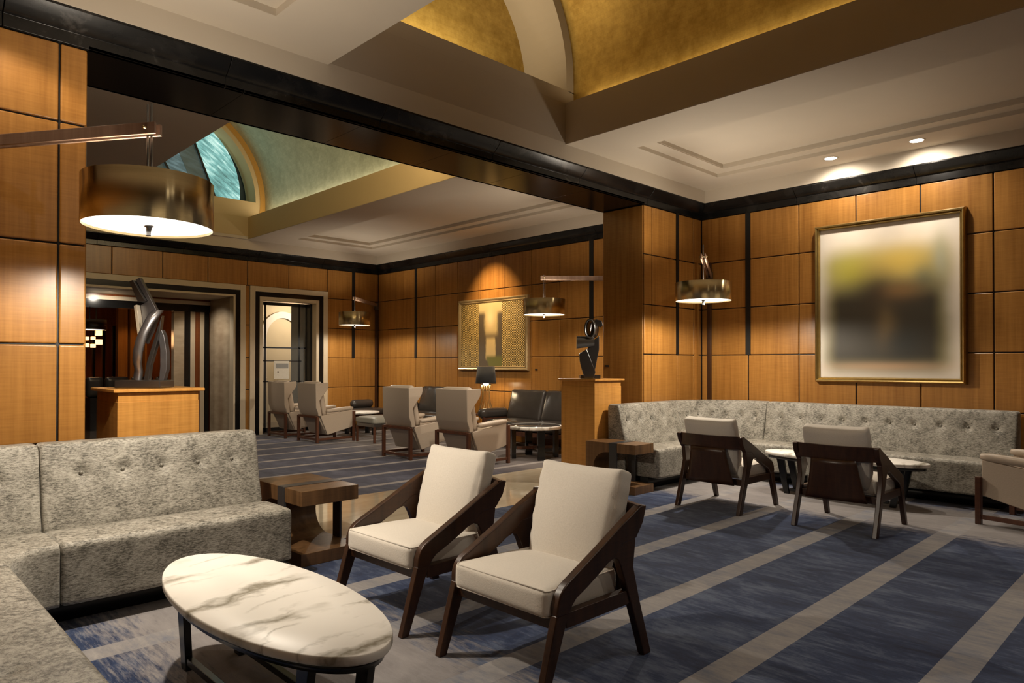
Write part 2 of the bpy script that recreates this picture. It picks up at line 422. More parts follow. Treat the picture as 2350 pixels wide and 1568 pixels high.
# back wall with two openings
DX0, DX1, EX0, EX1, DT = 1.6, 5.527, 5.612, 7.24, 2.83
walls('wall_back', 'y', YB, 1, [-1.2, .3, DX0], JZ)
walls('wall_back_above_openings', 'y', YB, 1, [DX0, 2.4, 3.28, 4.07, 4.84, 5.57, 6.4, EX1], (DT, ZC))
walls('wall_back_pier', 'y', YB, 1, [DX1, EX0], (0, .87, 1.475, 2.085, DT))
walls('wall_back_right', 'y', YB, 1, [EX1, 7.85, XF], JZ)
backing('wall_back_core', [(-1.2, YB+.015, 0, DX0, YB+.2, ZC), (-1.2, YB+.015, DT, XF+.1, YB+.2, Z1+.1), (DX1+.002, YB+.015, 0, EX0-.002, YB+.2, DT), (EX1, YB+.015, 0, XF+.1, YB+.2, DT)])
# left wall and the wall behind the camera
walls('wall_left', 'x', -.6, -1, [-4.2, -3.2, -2.2, -1.2, 0, 1.2, 2.4, 3.6, YN], JZ)
backing('wall_left_backing', [(-.75, -4.2, 0, -.615, YN, Z1)])
walls('wall_rear', 'y', -4.2, -1, [-.6, .8, 2.2, 3.6, 5.0, 6.4, XR], JZ)
backing('wall_rear_backing', [(-.75, -4.35, 0, XR+.1, -4.215, Z1)])
walls('wall_far_left', 'x', -1.0, -1, [YF, 7, 8.4, 9.8, 11.2, YB], JZ)
backing('wall_far_left_backing', [(-1.2, YF, 0, -1.015, YB, Z1+.1)])
# thin black strips on the panelling, coloured to imitate recessed slots
tn = [0]
def trim(b, m, bevel=0):
    tn[0] += 1
    return struct(b.build('trim_%d' % tn[0], m, bevel=bevel))
for q in ((XR-.012, 4.217, 1.475, XR+.01, 4.283, ZC), (7.744, YN-.010, 1.475, 7.80, YN+.01, ZC), (XF-.012, 11.45, 1.475, XF+.01, 11.515, ZC),
          (XF-.012, 6.86, 1.475, XF+.01, 6.94, ZC), (7.815, YB-.012, 1.475, 7.88, YB+.01, ZC)):
    trim(MB().box(*q), MSLOT)
trim(MB().box(8.20, YN-.035, 0, 8.235, YN+.01, 2.70), MW)
# black stone crown: flat band below, leaning cove tiles above; joints every 1.3 m
def crown(p, q, n, z0=ZC, zt=3.487, e=.125):
    """p->q along the wall foot line, n = direction into the room; mitred ends by overrun"""
    b = MB(); p = Vector(p); q = Vector(q); n = Vector(n); L = (q-p).length; d = (q-p)/L
    prof = [(-.02, z0), (.014, z0), (.014, z0+.075), (.03, z0+.082), (.05, z0+.095), (.085, z0+.125), (e-.004, z0+.168), (e, z0+.172), (e, zt), (-.02, zt)]
    k = max(1, round(L/1.3)); 
    for i in range(k):
        a = L*i/k+.002; c = L*(i+1)/k-.002
        vs = []
        for t in (a, c):
            for u, z in prof:
                tt = t
                if i == 0 and t == a: tt = p0*(u) if (p0 := cr_ends[0]) else t
                if i == k-1 and t == c: tt = L-u*cr_ends[1] if cr_ends[1] else t
                w = p+d*tt+n*u; vs.append((w.x, w.y, z))
        m = len(prof)
        b.add(vs, [tuple(range(m)), tuple(range(2*m-1, m-1, -1))]+[(j, (j+1) % m, (j+1) % m+m, j+m) for j in range(m)])
    return trim(b, MSTONE, .003)
cr_ends = (0, 1); crown((-.6, YN, 0), (XR, YN, 0), (0, -1, 0))
cr_ends = (0, 1); crown((XR, -4.2, 0), (XR, YN, 0), (-1, 0, 0))
cr_ends = (0, 1); crown((-1, YB, 0), (XF, YB, 0), (0, -1, 0))
cr_ends = (0, 1); crown((XF, YF, 0), (XF, YB, 0), (-1, 0, 0))
cr_ends = (0, 0); crown((-1, YF, 0), (XF, YF, 0), (0, 1, 0))
# header over the opening: polished black soffit with fine seams
b = MB()
xs = [1.118, 2.1, 3.08, 4.06, 5.04, 6.02, 7.03]
for i in range(6): b.box(xs[i]+.001, YN-.014, ZC, xs[i+1]-.001, YF+.014, ZC+.02)
struct(b.build('ceiling_header_soffit', simple('polished_black_glass', (.003, .0022, .0018), .16, spec=.12), bevel=.001))
backing('ceiling_header_core', [(1.10, YN-.01, ZC+.021, 7.05, YF+.01, Z1)])
# ---- ceilings
def slab_with_holes(name, x0, y0, x1, y1, z, holes, m, th=.05):
    xs = sorted({x0, x1, *[h[0] for h in holes], *[h[2] for h in holes]}); ys = sorted({y0, y1, *[h[1] for h in holes], *[h[3] for h in holes]})
    b = MB()
    for i in range(len(xs)-1):
        for j in range(len(ys)-1):
            cx, cy = (xs[i]+xs[i+1])/2, (ys[j]+ys[j+1])/2
            if any(h[0] < cx < h[2] and h[1] < cy < h[3] for h in holes): continue
            b.box(xs[i], ys[j], z, xs[i+1], ys[j+1], z+th)
    return struct(b.build(name, m))
def tray(x0, y0, x1, y1, z, step=.17, h=.042, two=True):
    b = MB(); t = .02
    def ring(a0, b0, a1, b1, z0, z1):
        a0 += .004; b0 += .004; a1 -= .004; b1 -= .004
        b.box(a0-t, b0-t, z0, a0, b1+t, z1); b.box(a1, b0-t, z0, a1+t, b1+t, z1); b.box(a0, b0-t, z0, a1, b0, z1); b.box(a0, b1, z0, a1, b1+t, z1)
    zz = z; ring(x0, y0, x1, y1, zz+.001, zz+h)
    if two:
        a = (x0+step*.7, y0+step, x1-step, y1-step)
        zt = zz+h
        b.box(x0-t, y0-t, zt, a[0], y1+t, zt+.01); b.box(a[2], y0-t, zt, x1+t, y1+t, zt+.01); b.box(a[0], y0-t, zt, a[2], a[1], zt+.01); b.box(a[0], a[3], zt, a[2], y1+t, zt+.01)
        ring(*a, zt+.01, zt+.01+h)
        b.box(a[0]-t, a[1]-t, zt+.01+h, a[2]+t, a[3]+t, zt+.03+h)
    else: b.box(x0-t, y0-t, zz+h, x1+t, y1+t, zz+h+.02)
    return struct(b.build('ceiling_tray', MCEIL))
OX0, OX1 = 2.70, 5.46
slab_with_holes('ceiling', -.6, -4.2, XR, YN, Z1, [(OX0, -2.2, OX1, 4.80), (6.08, -2.4, 7.755, 4.34), (.43, -2.4, 2.08, 4.37)], MCEIL)
tray(6.08, -2.4, 7.755, 4.34, Z1); tray(.43, -2.4, 2.08, 4.37, Z1, two=False, h=.05)
ZB = 3.67
slab_with_holes('ceiling_far', -1, YF, XF, YB, ZB, [(OX0, 6.1, 5.5, 12.66), (6.15, 6.1, 7.77, 12.02)], MCEIL)
tray(6.15, 6.1, 7.77, 12.02, ZB)
# fascia between black crown and ceiling
def fascia(x0, y0, x1, y1, z1):
    tn[0] += 1
    return struct(MB().box(x0, y0, 3.487, x1, y1, z1).build('trim_%d' % tn[0], MCEIL, bevel=.004))
fascia(-.6, YN-.125, XR, YN+.0, Z1+.02); fascia(XR-.125, -4.2, XR, YN, Z1+.02)
fascia(-1, YB-.125, XF, YB, ZB+.02); fascia(XF-.125, YF, XF, YB, ZB+.02); fascia(-1, YF, XF, YF+.125, ZB+.02)
# ---- vaults
def vault(name, y0, y1, x0, x1, zb, Rr, cx, cz, mleaf, tint, r_in, chord, depth, tym, gold_ty):
    b = MB()   # beam faces round the opening
    x0 += .004; x1 -= .004; y1 -= .004; zb = zb+.0
    b.box(x0-.03, y0, zb+.002, x0, y1, Z2); b.box(x1, y0, zb+.002, x1+.03, y1, Z2)
    b.box(x0-.03, y0-.03, zb, x1+.03, y0, Z2+2); b.box(x0-.03, y1, zb+.002, x1+.03, y1+.03, Z2)
    b.box(cx-Rr-.02, y0, Z2-.02, x0-.031, y1, Z2-.001); b.box(x1+.031, y0, Z2-.02, cx+Rr+.02, y1, Z2-.001)
    struct(b.build(name+'_beam', tint))
    b = MB(); pts = [(cx+Rr, Z2)]+arc(cx, cz, Rr, 0, 180, 48)+[(cx-Rr, Z2)]
    P = [[(p[0], y, p[1]) for p in pts] for y in (y0, y1+.03)]
    b.grid(P); struct(b.build(name+'_barrel', mleaf, fix=False))
    # end plate with arch opening: outer rectangle big enough to close the barrel
    b = MB(); n = 48; a0 = math.degrees(math.asin(max(-1, (chord-cz)/r_in))) if chord > cz else 0
    inner = [(cx+r_in, chord)]*(chord < cz)+arc(cx, cz, r_in, a0, 180-a0, n)+[(cx-r_in, chord)]*(chord < cz)
    outer = []
    for k, (x, z) in enumerate(inner):
        d = Vector((x-cx, z-cz)); d = d.normalized()*(Rr+.05) if d.length else d; outer.append((cx+d.x, cz+d.y))
    m = len(inner); yq = y1
    vs = [(p[0], yq, p[1]) for p in inner]+[(p[0], yq, p[1]) for p in outer]+[(p[0], yq+depth, p[1]) for p in inner]
    fs = [(i, i+1, m+i+1, m+i) for i in range(m-1)]+[(i+1, i, 2*m+i, 2*m+i+1) for i in range(m-1)]
    b.add(vs, fs)
    xl, xr = inner[-1][0], inner[0][0]
    zl = chord
    b.box(cx-Rr-.05, yq, Z2+.0005, cx+Rr+.05, yq+.03, zl)     # sill below the arch
    b.box(xl-.001, yq+.03, zl-.03, xr+.001, yq+depth, zl)
    b.add([(xr, yq, zl), (cx+Rr+.05, yq, zl), (outer[0][0], yq, outer[0][1]), (xl, yq, zl), (cx-Rr-.05, yq, zl), (outer[-1][0], yq, outer[-1][1])], [(0, 1, 2), (5, 4, 3)])
    struct(b.build(name+'_arch', tint, fix=False))
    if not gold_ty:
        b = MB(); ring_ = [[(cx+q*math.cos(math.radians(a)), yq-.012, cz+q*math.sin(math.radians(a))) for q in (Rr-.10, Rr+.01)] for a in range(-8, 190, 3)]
        b.grid(ring_); struct(b.build(name+'_painted_glow', simple('painted_glow', (.55, .30, .07), .5, .3), fix=False))  # orange glow along the arch edge, painted as a coloured band
    if gold_ty:
        b = MB(); b.box(cx-Rr, yq+depth, Z2, cx+Rr, yq+depth+.03, cz+Rr); struct(b.build(name+'_lunette_wall', gold_ty))
MC_WARM = simple('vault_paint', (.50, .43, .34), .7, var=.04, bscale=3)
vault('ceiling_vault', -2.2, 4.80, OX0, OX1, Z1+.002, 1.505, 4.08, 4.36, MGOLD, MC_WARM, 1.39, 4.22, .6, True, MGOLD)
vault('ceiling_far_vault', 6.1, 12.67, OX0, 5.5, ZB+.002, 1.74, 4.08, 4.37, MSILV, simple('far_vault_lit_paint', (.60, .46, .25), .7, var=.04, bscale=3), 1.56, 4.375, .42, True, None)  # golden tint puts the warm light into the far vault's paint colour
# ---- backlit art-glass lunette (window_1)
def art_glass(name, c1, c2, c3, scale, strength, rot):
    t = NT(name); v = t.pos(); x, y, z = t.sep(v)
    m = t.map(t.n('CombineXYZ', X=x, Y=z).outputs[0], (1, 1, 1), rot=(0, 0, rot))
    s1 = t.noise(t.map(m, (2.0, 14, 1)), scale, 4, .6, .5); s2 = t.noise(m, 2.2, 3)
    f = t.math('ADD', t.math('MULTIPLY', s1, .55), t.math('MULTIPLY', s2, .5))
    c = t.ramp(f, [(.38, c1), (.53, c2), (.68, c3)])
    return t.p(Base_Color=(.1, .14, .14), Emission_Color=c, Emission_Strength=strength, Roughness=.1)
GA = art_glass('glass_bright', (.03, .11, .11), (.16, .40, .38), (.70, .95, .85), 1.6, 1.15, .6)
GB = art_glass('glass_blue', (.02, .05, .06), (.07, .14, .17), (.20, .34, .38), 1.6, .6, .3)
GC = art_glass('glass_grey', (.015, .025, .03), (.035, .055, .06), (.08, .12, .13), 1.6, .5, .3)
win = bpy.data.objects.new('window_1', None); COL.objects.link(win); win.location = (4.08, 13.0, 4.37); struct(win)
def glass_poly(name, pts, m, y=0.0, th=.02):
    b = MB(); b.prism([(p[0]-4.08, p[1]-4.37) for p in pts], y, y+th, 'y'); return b.build(name, m, win)
def circ_pts(z_lo, x_from, n=16):
    a0 = math.asin((z_lo-4.55)/1.40); a1 = math.acos((x_from-4.08)/1.40)
    return [(4.08+1.40*math.cos(a0+(a1-a0)*i/n), 4.55+1.40*math.sin(a0+(a1-a0)*i/n)) for i in range(n+1)]
def ray_x(z, p, q): return p[0]+(q[0]-p[0])*(z-p[1])/(q[1]-p[1])
# slanted cuts (bottom point, top point) fanning across the half disc
cuts = [((5.03, 4.38), (4.42, 5.90)), ((4.72, 4.38), (4.02, 5.93)), ((4.42, 4.38), (3.60, 5.86)), ((4.18, 4.38), (3.2, 5.60)), ((3.9, 4.38), (2.86, 5.2)), ((3.5, 4.38), (2.72, 4.9))]
glass_poly('glass_pane', [cuts[0][0]]+circ_pts(4.38, cuts[0][1][0])+[cuts[0][1]], GA)
for i, m in zip(range(5), (GC, GB, GC, GA, GB)):
    glass_poly('glass_pane', [cuts[i+1][0], cuts[i][0], cuts[i][1], cuts[i+1][1]], m, .012*(i+1))
glass_poly('glass_pane', [(2.70, 4.38), cuts[5][0], cuts[5][1]], GA, .08)
for i in (0, 2):
    b = MB(); p, q = cuts[i]; b.bar((p[0]-4.08, -.02, p[1]-4.37), (q[0]-4.08, -.02, q[1]-4.37), .03, .03); b.build('glazing_bar', MMETAL, win)
MBK = simple('glass_backing', (.05, .065, .065), .3)
b = MB(); b.box(2.3-4.08, .14, -.2, 5.86-4.08, .16, 1.9); b.build('backing_panel', MBK, win)
area('far_vault_fill', (4.1, 6.35, 4.2), (4.1, 10.5, 5.0), 2.2, .12, 45, (1, .74, .40))  # unseen fill added to warm the beams and end plate
area('glass_edge_light', (4.9, 12.98, 5.0), (4.5, 11, 3.8), .8, .8, .5, (.6, 1, .9))

# ---- door surrounds in the back wall
def surround(name, x0, x1, top, bands, y, parent_kind=True):
    root = bpy.data.objects.new(name, None); COL.objects.link(root); root.location = ((x0+x1)/2, y, 0); struct(root)
    a0, a1, tt = x0, x1, top
    for w, m, pr in bands:
        b = MB(); cx = root.location.x
        b.box(a0-cx, -pr, 0, a0+w-cx, .16, tt); b.box(a1-w-cx, -pr, 0, a1-cx, .16, tt); b.box(a0+w-cx, -pr, tt-w, a1-w-cx, .16, tt)
        b.build('frame_band', m, root, bevel=.003); a0 += w; a1 -= w; tt -= w
    return root, a0, a1, tt
d1, bx0, bx1, bt = surround('door_1', DX0, DX1, DT, [(.10, MTRIM, .03), (.09, MBLACK, .015), (.037, MTRIM, .02)], YB)
d2, ex0, ex1, et = surround('door_2', EX0, EX1, DT, [(.10, MTRIM, .03), (.09, MBLACK, .015), (.065, MTRIM, .02)], YB)
# door_2: dark steel framed glass leaves and corridor beyond
def cx(o, x): return x-o.location.x
b = MB()
y = .34
for x in (ex0+.02, 6.06, 6.78, ex1-.05): b.box(cx(d2, x), y, 0, cx(d2, x)+.035, y+.03, et)
b.box(cx(d2, ex0), y, 1.66, cx(d2, ex1), y+.03, 1.69); b.box(cx(d2, ex0), y, et-.06, cx(d2, ex1), y+.03, et)
b.box(cx(d2, ex0), y, 0, cx(d2, ex1), y+.03, .09)
b.box(cx(d2, 6.03), y, 1.40, cx(d2, 6.85), y+.02, 1.42); b.box(cx(d2, 6.03), y, .99, cx(d2, 6.85), y+.02, 1.01)
b.build('door_leaf_frame', MMETAL, d2)
tg = NT('clear_glass'); tg.p(Base_Color=(.9, .9, .85), Roughness=.03, Alpha=.06, Specular_IOR_Level=.2)
MB().box(cx(d2, ex0), y+.01, .09, cx(d2, ex1), y+.016, et-.06).build('door_glass', tg.m, d2)
MB().box(cx(d2, 6.95), .17, 0, cx(d2, 7.05), 1.0, et).build('reveal', MMETAL, d2)
# beige corridor behind door_2
cor = MB(); cor.box(5.62, 15.4, 0, 9.5, 15.5, 3.2); cor.box(5.56, 13.06, 0, 5.62, 15.5, 3.2); cor.box(9.4, 13.06, 0, 9.5, 15.5, 3.2)
cor.box(5.56, 13.06, 3.1, 9.5, 15.5, 3.2)
struct(cor.build('wall_corridor', MWALLB))
b = MB(); o_ = [(6.95, 0)]+[(7.5+.55*math.cos(a), 1.95+.62*math.sin(a)) for a in [PI-PI*i/20 for i in range(21)]]+[(8.05, 0)]
i_ = [(7.1, 0)]+[(7.5+.40*math.cos(a), 1.95+.47*math.sin(a)) for a in [PI-PI*i/20 for i in range(21)]]+[(7.9, 0)]
n = len(o_); vs = [(p[0], 15.34, p[1]) for p in o_]+[(p[0], 15.34, p[1]) for p in i_]+[(p[0], 15.4, p[1]) for p in o_]
b.add(vs, [(i, i+1, n+i+1, n+i) for i in range(n-1)]+[(i, 2*n+i, 2*n+i+1, i+1) for i in range(n-1)])
tn[0] += 1; struct(b.build('trim_%d' % tn[0], MCEIL, fix=False))
point('corridor_fill', (7.7, 14.5, 2.55), 70, SOFT, .12)  # unseen light added to brighten the dark corridor
spot('corridor_fill_spot', (7.2, 14.2, 3.05), (7.3, 15.4, 1.2), 130, 110, .7, SOFT)  # unseen fill that brightens the corridor wall
flat('floor_corridor', -2, 12.95, 9.5, 20.2, 0, simple('dark_stone_floor', (.10, .08, .06), .15))
# polished return on the right of the big opening, and the second wall behind it
st = MB(); st.box(5.30, YB+.16, 0, 5.36, 13.95, 2.62); struct(st.build('wall_portal_return', MPOL))
struct(MB().box(DX0, YB+.16, 2.60, 5.36, 13.95, 2.66).build('ceiling_portal', MTRIM))
Y2 = 14.0
def x_at(px): # abscissa at the second wall for a picture column (layout measured from the photo)
    k = (px-1175)/1594.55; d = F+R2*k; return d.x/d.y*Y2
strips = [(499, 512, MTRIM), (468, 479, MBLACK), (458, 468, MTRIM), (447, 458, MBAR), (436, 447, MTRIM), (422, 436, MBLACK), (398, 422, MPOL)]
for a, c, m in strips:
    tn[0] += 1; xa, xc = x_at(a), x_at(c)
    struct(MB().box(xa, Y2-.02, 0, xc, Y2+.12, 2.50).build('trim_%d' % tn[0], m, bevel=.003))
for z0, z1, m in ((2.50, 2.57, MTRIM), (2.36, 2.50, MBLACK)):
    tn[0] += 1; struct(MB().box(-1, Y2-.04, z0, x_at(512), Y2+.12, z1).build('trim_%d' % tn[0], m))
struct(MB().box(-1, Y2-.01, 2.57, 5.5, Y2+.12, 3.2).build('wall_portal_upper', MBAR))
# bar room shell
b = MB(); b.box(-2, 19.6, 0, 9, 19.7, 3.2); b.box(-2.1, 14, 0, -2, 19.7, 3.2)
struct(b.build('wall_bar', MBAR))
b = MB()
for i in range(30): b.box(1.5+i*.22, 19.52, 0, 1.5+i*.22+.05, 19.6, 2.3)
tn[0] += 1; struct(b.build('trim_%d' % tn[0], MBLACK))
struct(MB().box(-2, Y2+.12, 2.75, 9, 19.7, 2.8).build('ceiling_bar', simple('bar_ceiling_paint', (.35, .25, .16), .6)))
struct(MB().box(5.5, Y2+.12, 0, 5.56, 19.6, 2.8).build('wall_bar_side', MBAR))
# ================================================================= THINGS
# ---- framed pictures
def gauss(t, u, v, cx_, cz_, sx, sz):
    a = t.math('DIVIDE', t.math('SUBTRACT', u, cx_), sx); b_ = t.math('DIVIDE', t.math('SUBTRACT', v, cz_), sz)
    r = t.math('ADD', t.math('MULTIPLY', a, a), t.math('MULTIPLY', b_, b_))
    return t.math('POWER', 2.718, t.math('MULTIPLY', r, -1.0))
def sbox(t, u, v, x0, x1, z0, z1, s):
    def edge(q, a, b_):
        o = t.n('MapRange', _interpolation_type='SMOOTHSTEP', Value=q); o.inputs[1].default_value = a; o.inputs[2].default_value = b_; return o.outputs[0]
    return t.math('MULTIPLY', t.math('MULTIPLY', edge(u, x0-s, x0+s), edge(u, x1+s, x1-s)), t.math('MULTIPLY', edge(v, z0-s, z0+s), edge(v, z1+s, z1-s)))
def soft_painting():
    t = NT('soft_abstract_canvas'); g = t.sep(t.n('TexCoord').outputs['Generated'])
    u = t.math('SUBTRACT', 1.0, g[1]); v = g[2]       # u: 0 left .. 1 right as hung, v: 0 bottom .. 1 top
    w = t.noise(t.n('TexCoord').outputs['Object'], 2.2, 2); u = t.math('ADD', u, t.math('MULTIPLY', t.math('SUBTRACT', w, .5), .06))
    c = t.mix(t.noise(t.obj(), 2.5, 2), (.70, .59, .47), (.80, .76, .69))
    c = t.mix(sbox(t, u, v, .06, .93, .06, .82, .08), c, (.40, .35, .16))
    c = t.mix(gauss(t, u, v, .26, .70, .19, .13), c, (.50, .46, .07))
    c = t.mix(gauss(t, u, v, .60, .73, .26, .13), c, (.68, .48, .10))
    c = t.mix(gauss(t, u, v, .88, .74, .06, .16), c, (.42, .40, .26))
    c = t.mix(t.math('MULTIPLY', gauss(t, u, v, .76, .62, .09, .09), .75), c, (.16, .18, .11))
    c = t.mix(sbox(t, u, v, .07, .90, .06, .58, .10), c, (.036, .030, .018))
    c = t.mix(gauss(t, u, v, .44, .52, .20, .19), c, (.035, .024, .012))
    c = t.mix(t.math('MULTIPLY', gauss(t, u, v, .62, .56, .14, .06), .7), c, (.20, .10, .03))
    c = t.mix(t.math('MULTIPLY', gauss(t, u, v, .50, .33, .07, .12), .6), c, (.20, .13, .05))
    c = t.mix(t.math('MULTIPLY', gauss(t, u, v, .62, .22, .14, .12), .7), c, (.016, .020, .018))
    c = t.mix(t.math('MULTIPLY', gauss(t, u, v, .5, .075, .42, .028), .5), c, (.60, .36, .20))
    return t.p(Base_Color=c, Roughness=.5)
def picture(name, x, y0, y1, z0, z1, fw, depth, mframe, canvas, label, lip=None):
    r = thing(name, (x, (y0+y1)/2, z0), label, 'painting'); h = (y1-y0)/2; H = z1-z0
    for (a, b_, c_, d_) in ((-h, h, 0, fw), (-h, h, H-fw, H)):
        q = MB(); s = fw if c_ == 0 else -fw; zo, zi = (0, fw) if c_ == 0 else (H, H-fw)
        ring(q, h, fw, depth, zo, zi, True)
        q.build('frame_rail', mframe, r)
    for sgn in (-1, 1):
        q = MB(); side(q, sgn*h, sgn*(h-fw), H, fw, depth); q.build('frame_stile', mframe, r)
    c = MB().box(-depth*.45, -h+fw*.9, fw*.9, -depth*.35, h-fw*.9, H-fw*.9).build('canvas', canvas, r)
    return r
PROF = [(0, 0), (.10, -.75), (.30, -1.0), (.5, -.9), (.62, -.72), (.80, -.80), (1.0, -.5)]
def ring(q, h, fw, dp, zo, zi, _):
    P = [[(d*dp, -h+fw*k, zo+(zi-zo)*k) for k, d in PROF], [(d*dp, h-fw*k, zo+(zi-zo)*k) for k, d in PROF]]
    q.grid(P); q.sm = [False]*len(q.sm)
def side(q, yo, yi, H, fw, dp):
    P = [[(d*dp, yo+(yi-yo)*k, fw*k) for k, d in PROF], [(d*dp, yo+(yi-yo)*k, H-fw*k) for k, d in PROF]]
    q.grid(P); q.sm = [False]*len(q.sm)
picture('painting', XR-.002, 1.845, 3.385, 1.145, 2.985, .062, .085, MGOLDF, soft_painting(),
        'large blurred yellow and black abstract painting in a gilt frame above the curved grey sofa')
def landscape():
    t = NT('landscape_strip'); g = t.sep(t.n('TexCoord').outputs['Generated']); u = t.math('SUBTRACT', 1.0, g[1]); v = g[2]
    n = t.noise(t.obj(), 7, 4, .6); un = t.math('ADD', u, t.math('MULTIPLY', t.math('SUBTRACT', n, .5), .12))
    c = t.mix(v, (.50, .36, .14), (.62, .48, .22))
    hill = t.math('SUBTRACT', 1.0, sbox(t, un, v, .26, .80, .50, 1.2, .07))
    low = sbox(t, u, v, -1, 2, -1, .84, .05)
    c = t.mix(t.math('MULTIPLY', hill, low), c, (.10, .075, .045))
    c = t.mix(sbox(t, un, v, .30, .72, .12, .44, .05), c, (.62, .46, .20))
    c = t.mix(gauss(t, u, v, .5, .74, .15, .13), c, (.85, .66, .34))
    c = t.mix(sbox(t, t.math('ADD', un, t.math('MULTIPLY', v, .8)), v, .45, 3, -1, .16, .04), c, (.15, .15, .03))
    return t.p(Base_Color=c, Roughness=.55)
def woven():
    t = NT('woven_gold_panel'); v = t.obj(); x, y, z = t.sep(v)
    f = t.math('MULTIPLY', t.math('SINE', t.math('MULTIPLY', y, 150)), t.math('SINE', t.math('MULTIPLY', z, 150)))
    c = t.ramp(t.math('MULTIPLY_ADD', f, .5, t.math('MULTIPLY_ADD', t.noise(v, 9, 3), .5, .25)), [(.25, (.05, .035, .01)), (.6, (.62, .43, .14))])
    t.p(Base_Color=c, Roughness=.45); t.bump(f, .6, .01); return t.m
pic2 = picture('painting', XF-.002, 8.25, 10.10, 1.235, 2.545, .085, .06, MPALEG, landscape(),
               'gold framed picture with woven side panels and a river landscape strip')
cv = [c for c in pic2.children if c.name.startswith('canvas')][0]
cv.scale = (1, .36, 1); cv.location = (-.004, .03, 0)
for a, b_ in ((-.84, -.245), (.30, .84)):
    MB().box(-.030, a, .08, -.018, b_, 1.23).build('woven_panel', woven(), pic2)
# ---- wall-mounted swing-arm lamps
def swing_lamp(pole, rod, label, zb=2.035, h=.235, r=.30, za=2.53, ztop=2.66, pole_z=(0, 2.70), bulb=80):
    P = Vector((pole[0], pole[1], 0)); Q = Vector((rod[0], rod[1], 0))-P
    root = thing('swing_arm_lamp', P, label, 'lamp', 'brass drum lamps on swing arms')
    MB().box(-.022, -.022, pole_z[0], .022, .022, pole_z[1]).build('post', MDARKW, root, bevel=.003)
    d = Q.normalized(); s = Vector((-d.y, d.x, 0))
    for k in (-1, 1):
        o = MB().bar(Vector((0, 0, za))+s*k*.021-d*.02, Q+Vector((0, 0, za))+s*k*.021+d*.05, .014, .058).build('arm', MARMW, root, bevel=.002)
    MB().box(-.035, -.035, za-.10, .035, .035, za+.05).build('bracket', MBRONZE, root, bevel=.004)
    b = MB()
    for k in (-.011, .011): b.tube([Q+Vector((0, 0, ztop))+d*k, Q+Vector((0, 0, zb-.0))+d*k], .0055, 8)
    b.build('rod', MBRONZE, root)
    b = MB(); b.tube([Q+s*.045+Vector((0, 0, za)), Q-s*.045+Vector((0, 0, za))], .007, 8); b.build('bolt', MBRASS, root)
    sh = MB().lathe([(r-.004, zb), (r, zb), (r, zb+h), (r-.004, zb+h), (r-.004, zb)], (0, 0), 96).build('shade', MBRASS, root, loc=Q)
    for k in (sh,): k.data.polygons.foreach_set('use_smooth', [True]*len(k.data.polygons))
    MB().lathe([(.0, zb+.012), (r-.006, zb+.012), (r-.006, zb+.018), (0, zb+.018)], (0, 0), 64).build('diffuser', MDIFF, sh)
    MB().lathe([(.016, zb-.042), (.013, zb-.038), (.013, zb+.0), (.022, zb+.004), (.022, zb+.0115)], (0, 0), 20, True).build('finial', MBRONZE, sh)
    lt = spot('lamp_bulb', P+Q+Vector((0, 0, zb-.002)), P+Q, bulb, 172, .25, (1, .88, .72), .035); lt.location = Vector((0, 0, zb-.002))+Q+s*.07; lt.parent = root
    lt = spot('lamp_bulb', P+Q, P+Q+Vector((0, 0, 1)), bulb*.42, 140, .5, (1, .87, .70), .10); lt.location = Vector((0, 0, zb+h*.6))+Q+s*.07; lt.parent = root
    MB().lathe([(.012, zb+h-.02), (r-.006, zb+h-.03)], (0, 0), 8).build('shade_ring', MBRASS, sh) if False else None
    return root
swing_lamp((.40, 4.87), (1.13, 3.775), 'large brass drum lamp on a wooden swing arm over the near left sofa', bulb=150)
swing_lamp((8.315, 4.77), (6.80, 3.975), 'brass drum lamp on a swing arm beside the large abstract painting', zb=2.045, h=.20, bulb=150)
swing_lamp((8.40, 5.66), (7.20, 6.73), 'brass drum lamp whose arm comes from behind the pillar, right of the woven picture', zb=2.05, h=.22, za=2.575, ztop=2.62)
swing_lamp((8.36, 12.76), (7.20, 11.74), 'brass drum lamp on a swing arm in the far corner of the far room', zb=2.10, h=.25, za=2.62, ztop=2.66)
# ---- recessed downlights above the painting
for y in (3.05, 2.19):
    r = thing('downlight', (7.93, y, Z1), 'lit recessed ceiling downlight above the painting, the %s of the pair' % ('left one' if y > 2.5 else 'right one'), 'downlight', 'lit ceiling downlights')
    MB().lathe([(.062, .002), (.062, -.004), (.078, -.004), (.08, .0)], (0, 0), 32).build('trim_ring', MCEIL, r)
    MB().lathe([(0, -.002), (.062, -.002)], (0, 0), 32).build('lens', emit('downlight_lens', (1, .93, .8), 30), r)
    spot('downlight_beam', (7.93, y, Z1-.012), (8.42, y-.05, 2.2), 52, 150, .9, SOFT, .03, r)
    spot('downlight_beam', (7.93, y, Z1-.02), (7.7, y-.1, 0), 45, 80, .7, SOFT, .03, r)
# picture spot of the far room (unseen light without a fixture, aimed at the picture)
spot('picture_spot', (7.45, 9.15, 3.655), (8.47, 9.15, 2.10), 300, 66, 1.0, (1, .70, .40), .02)
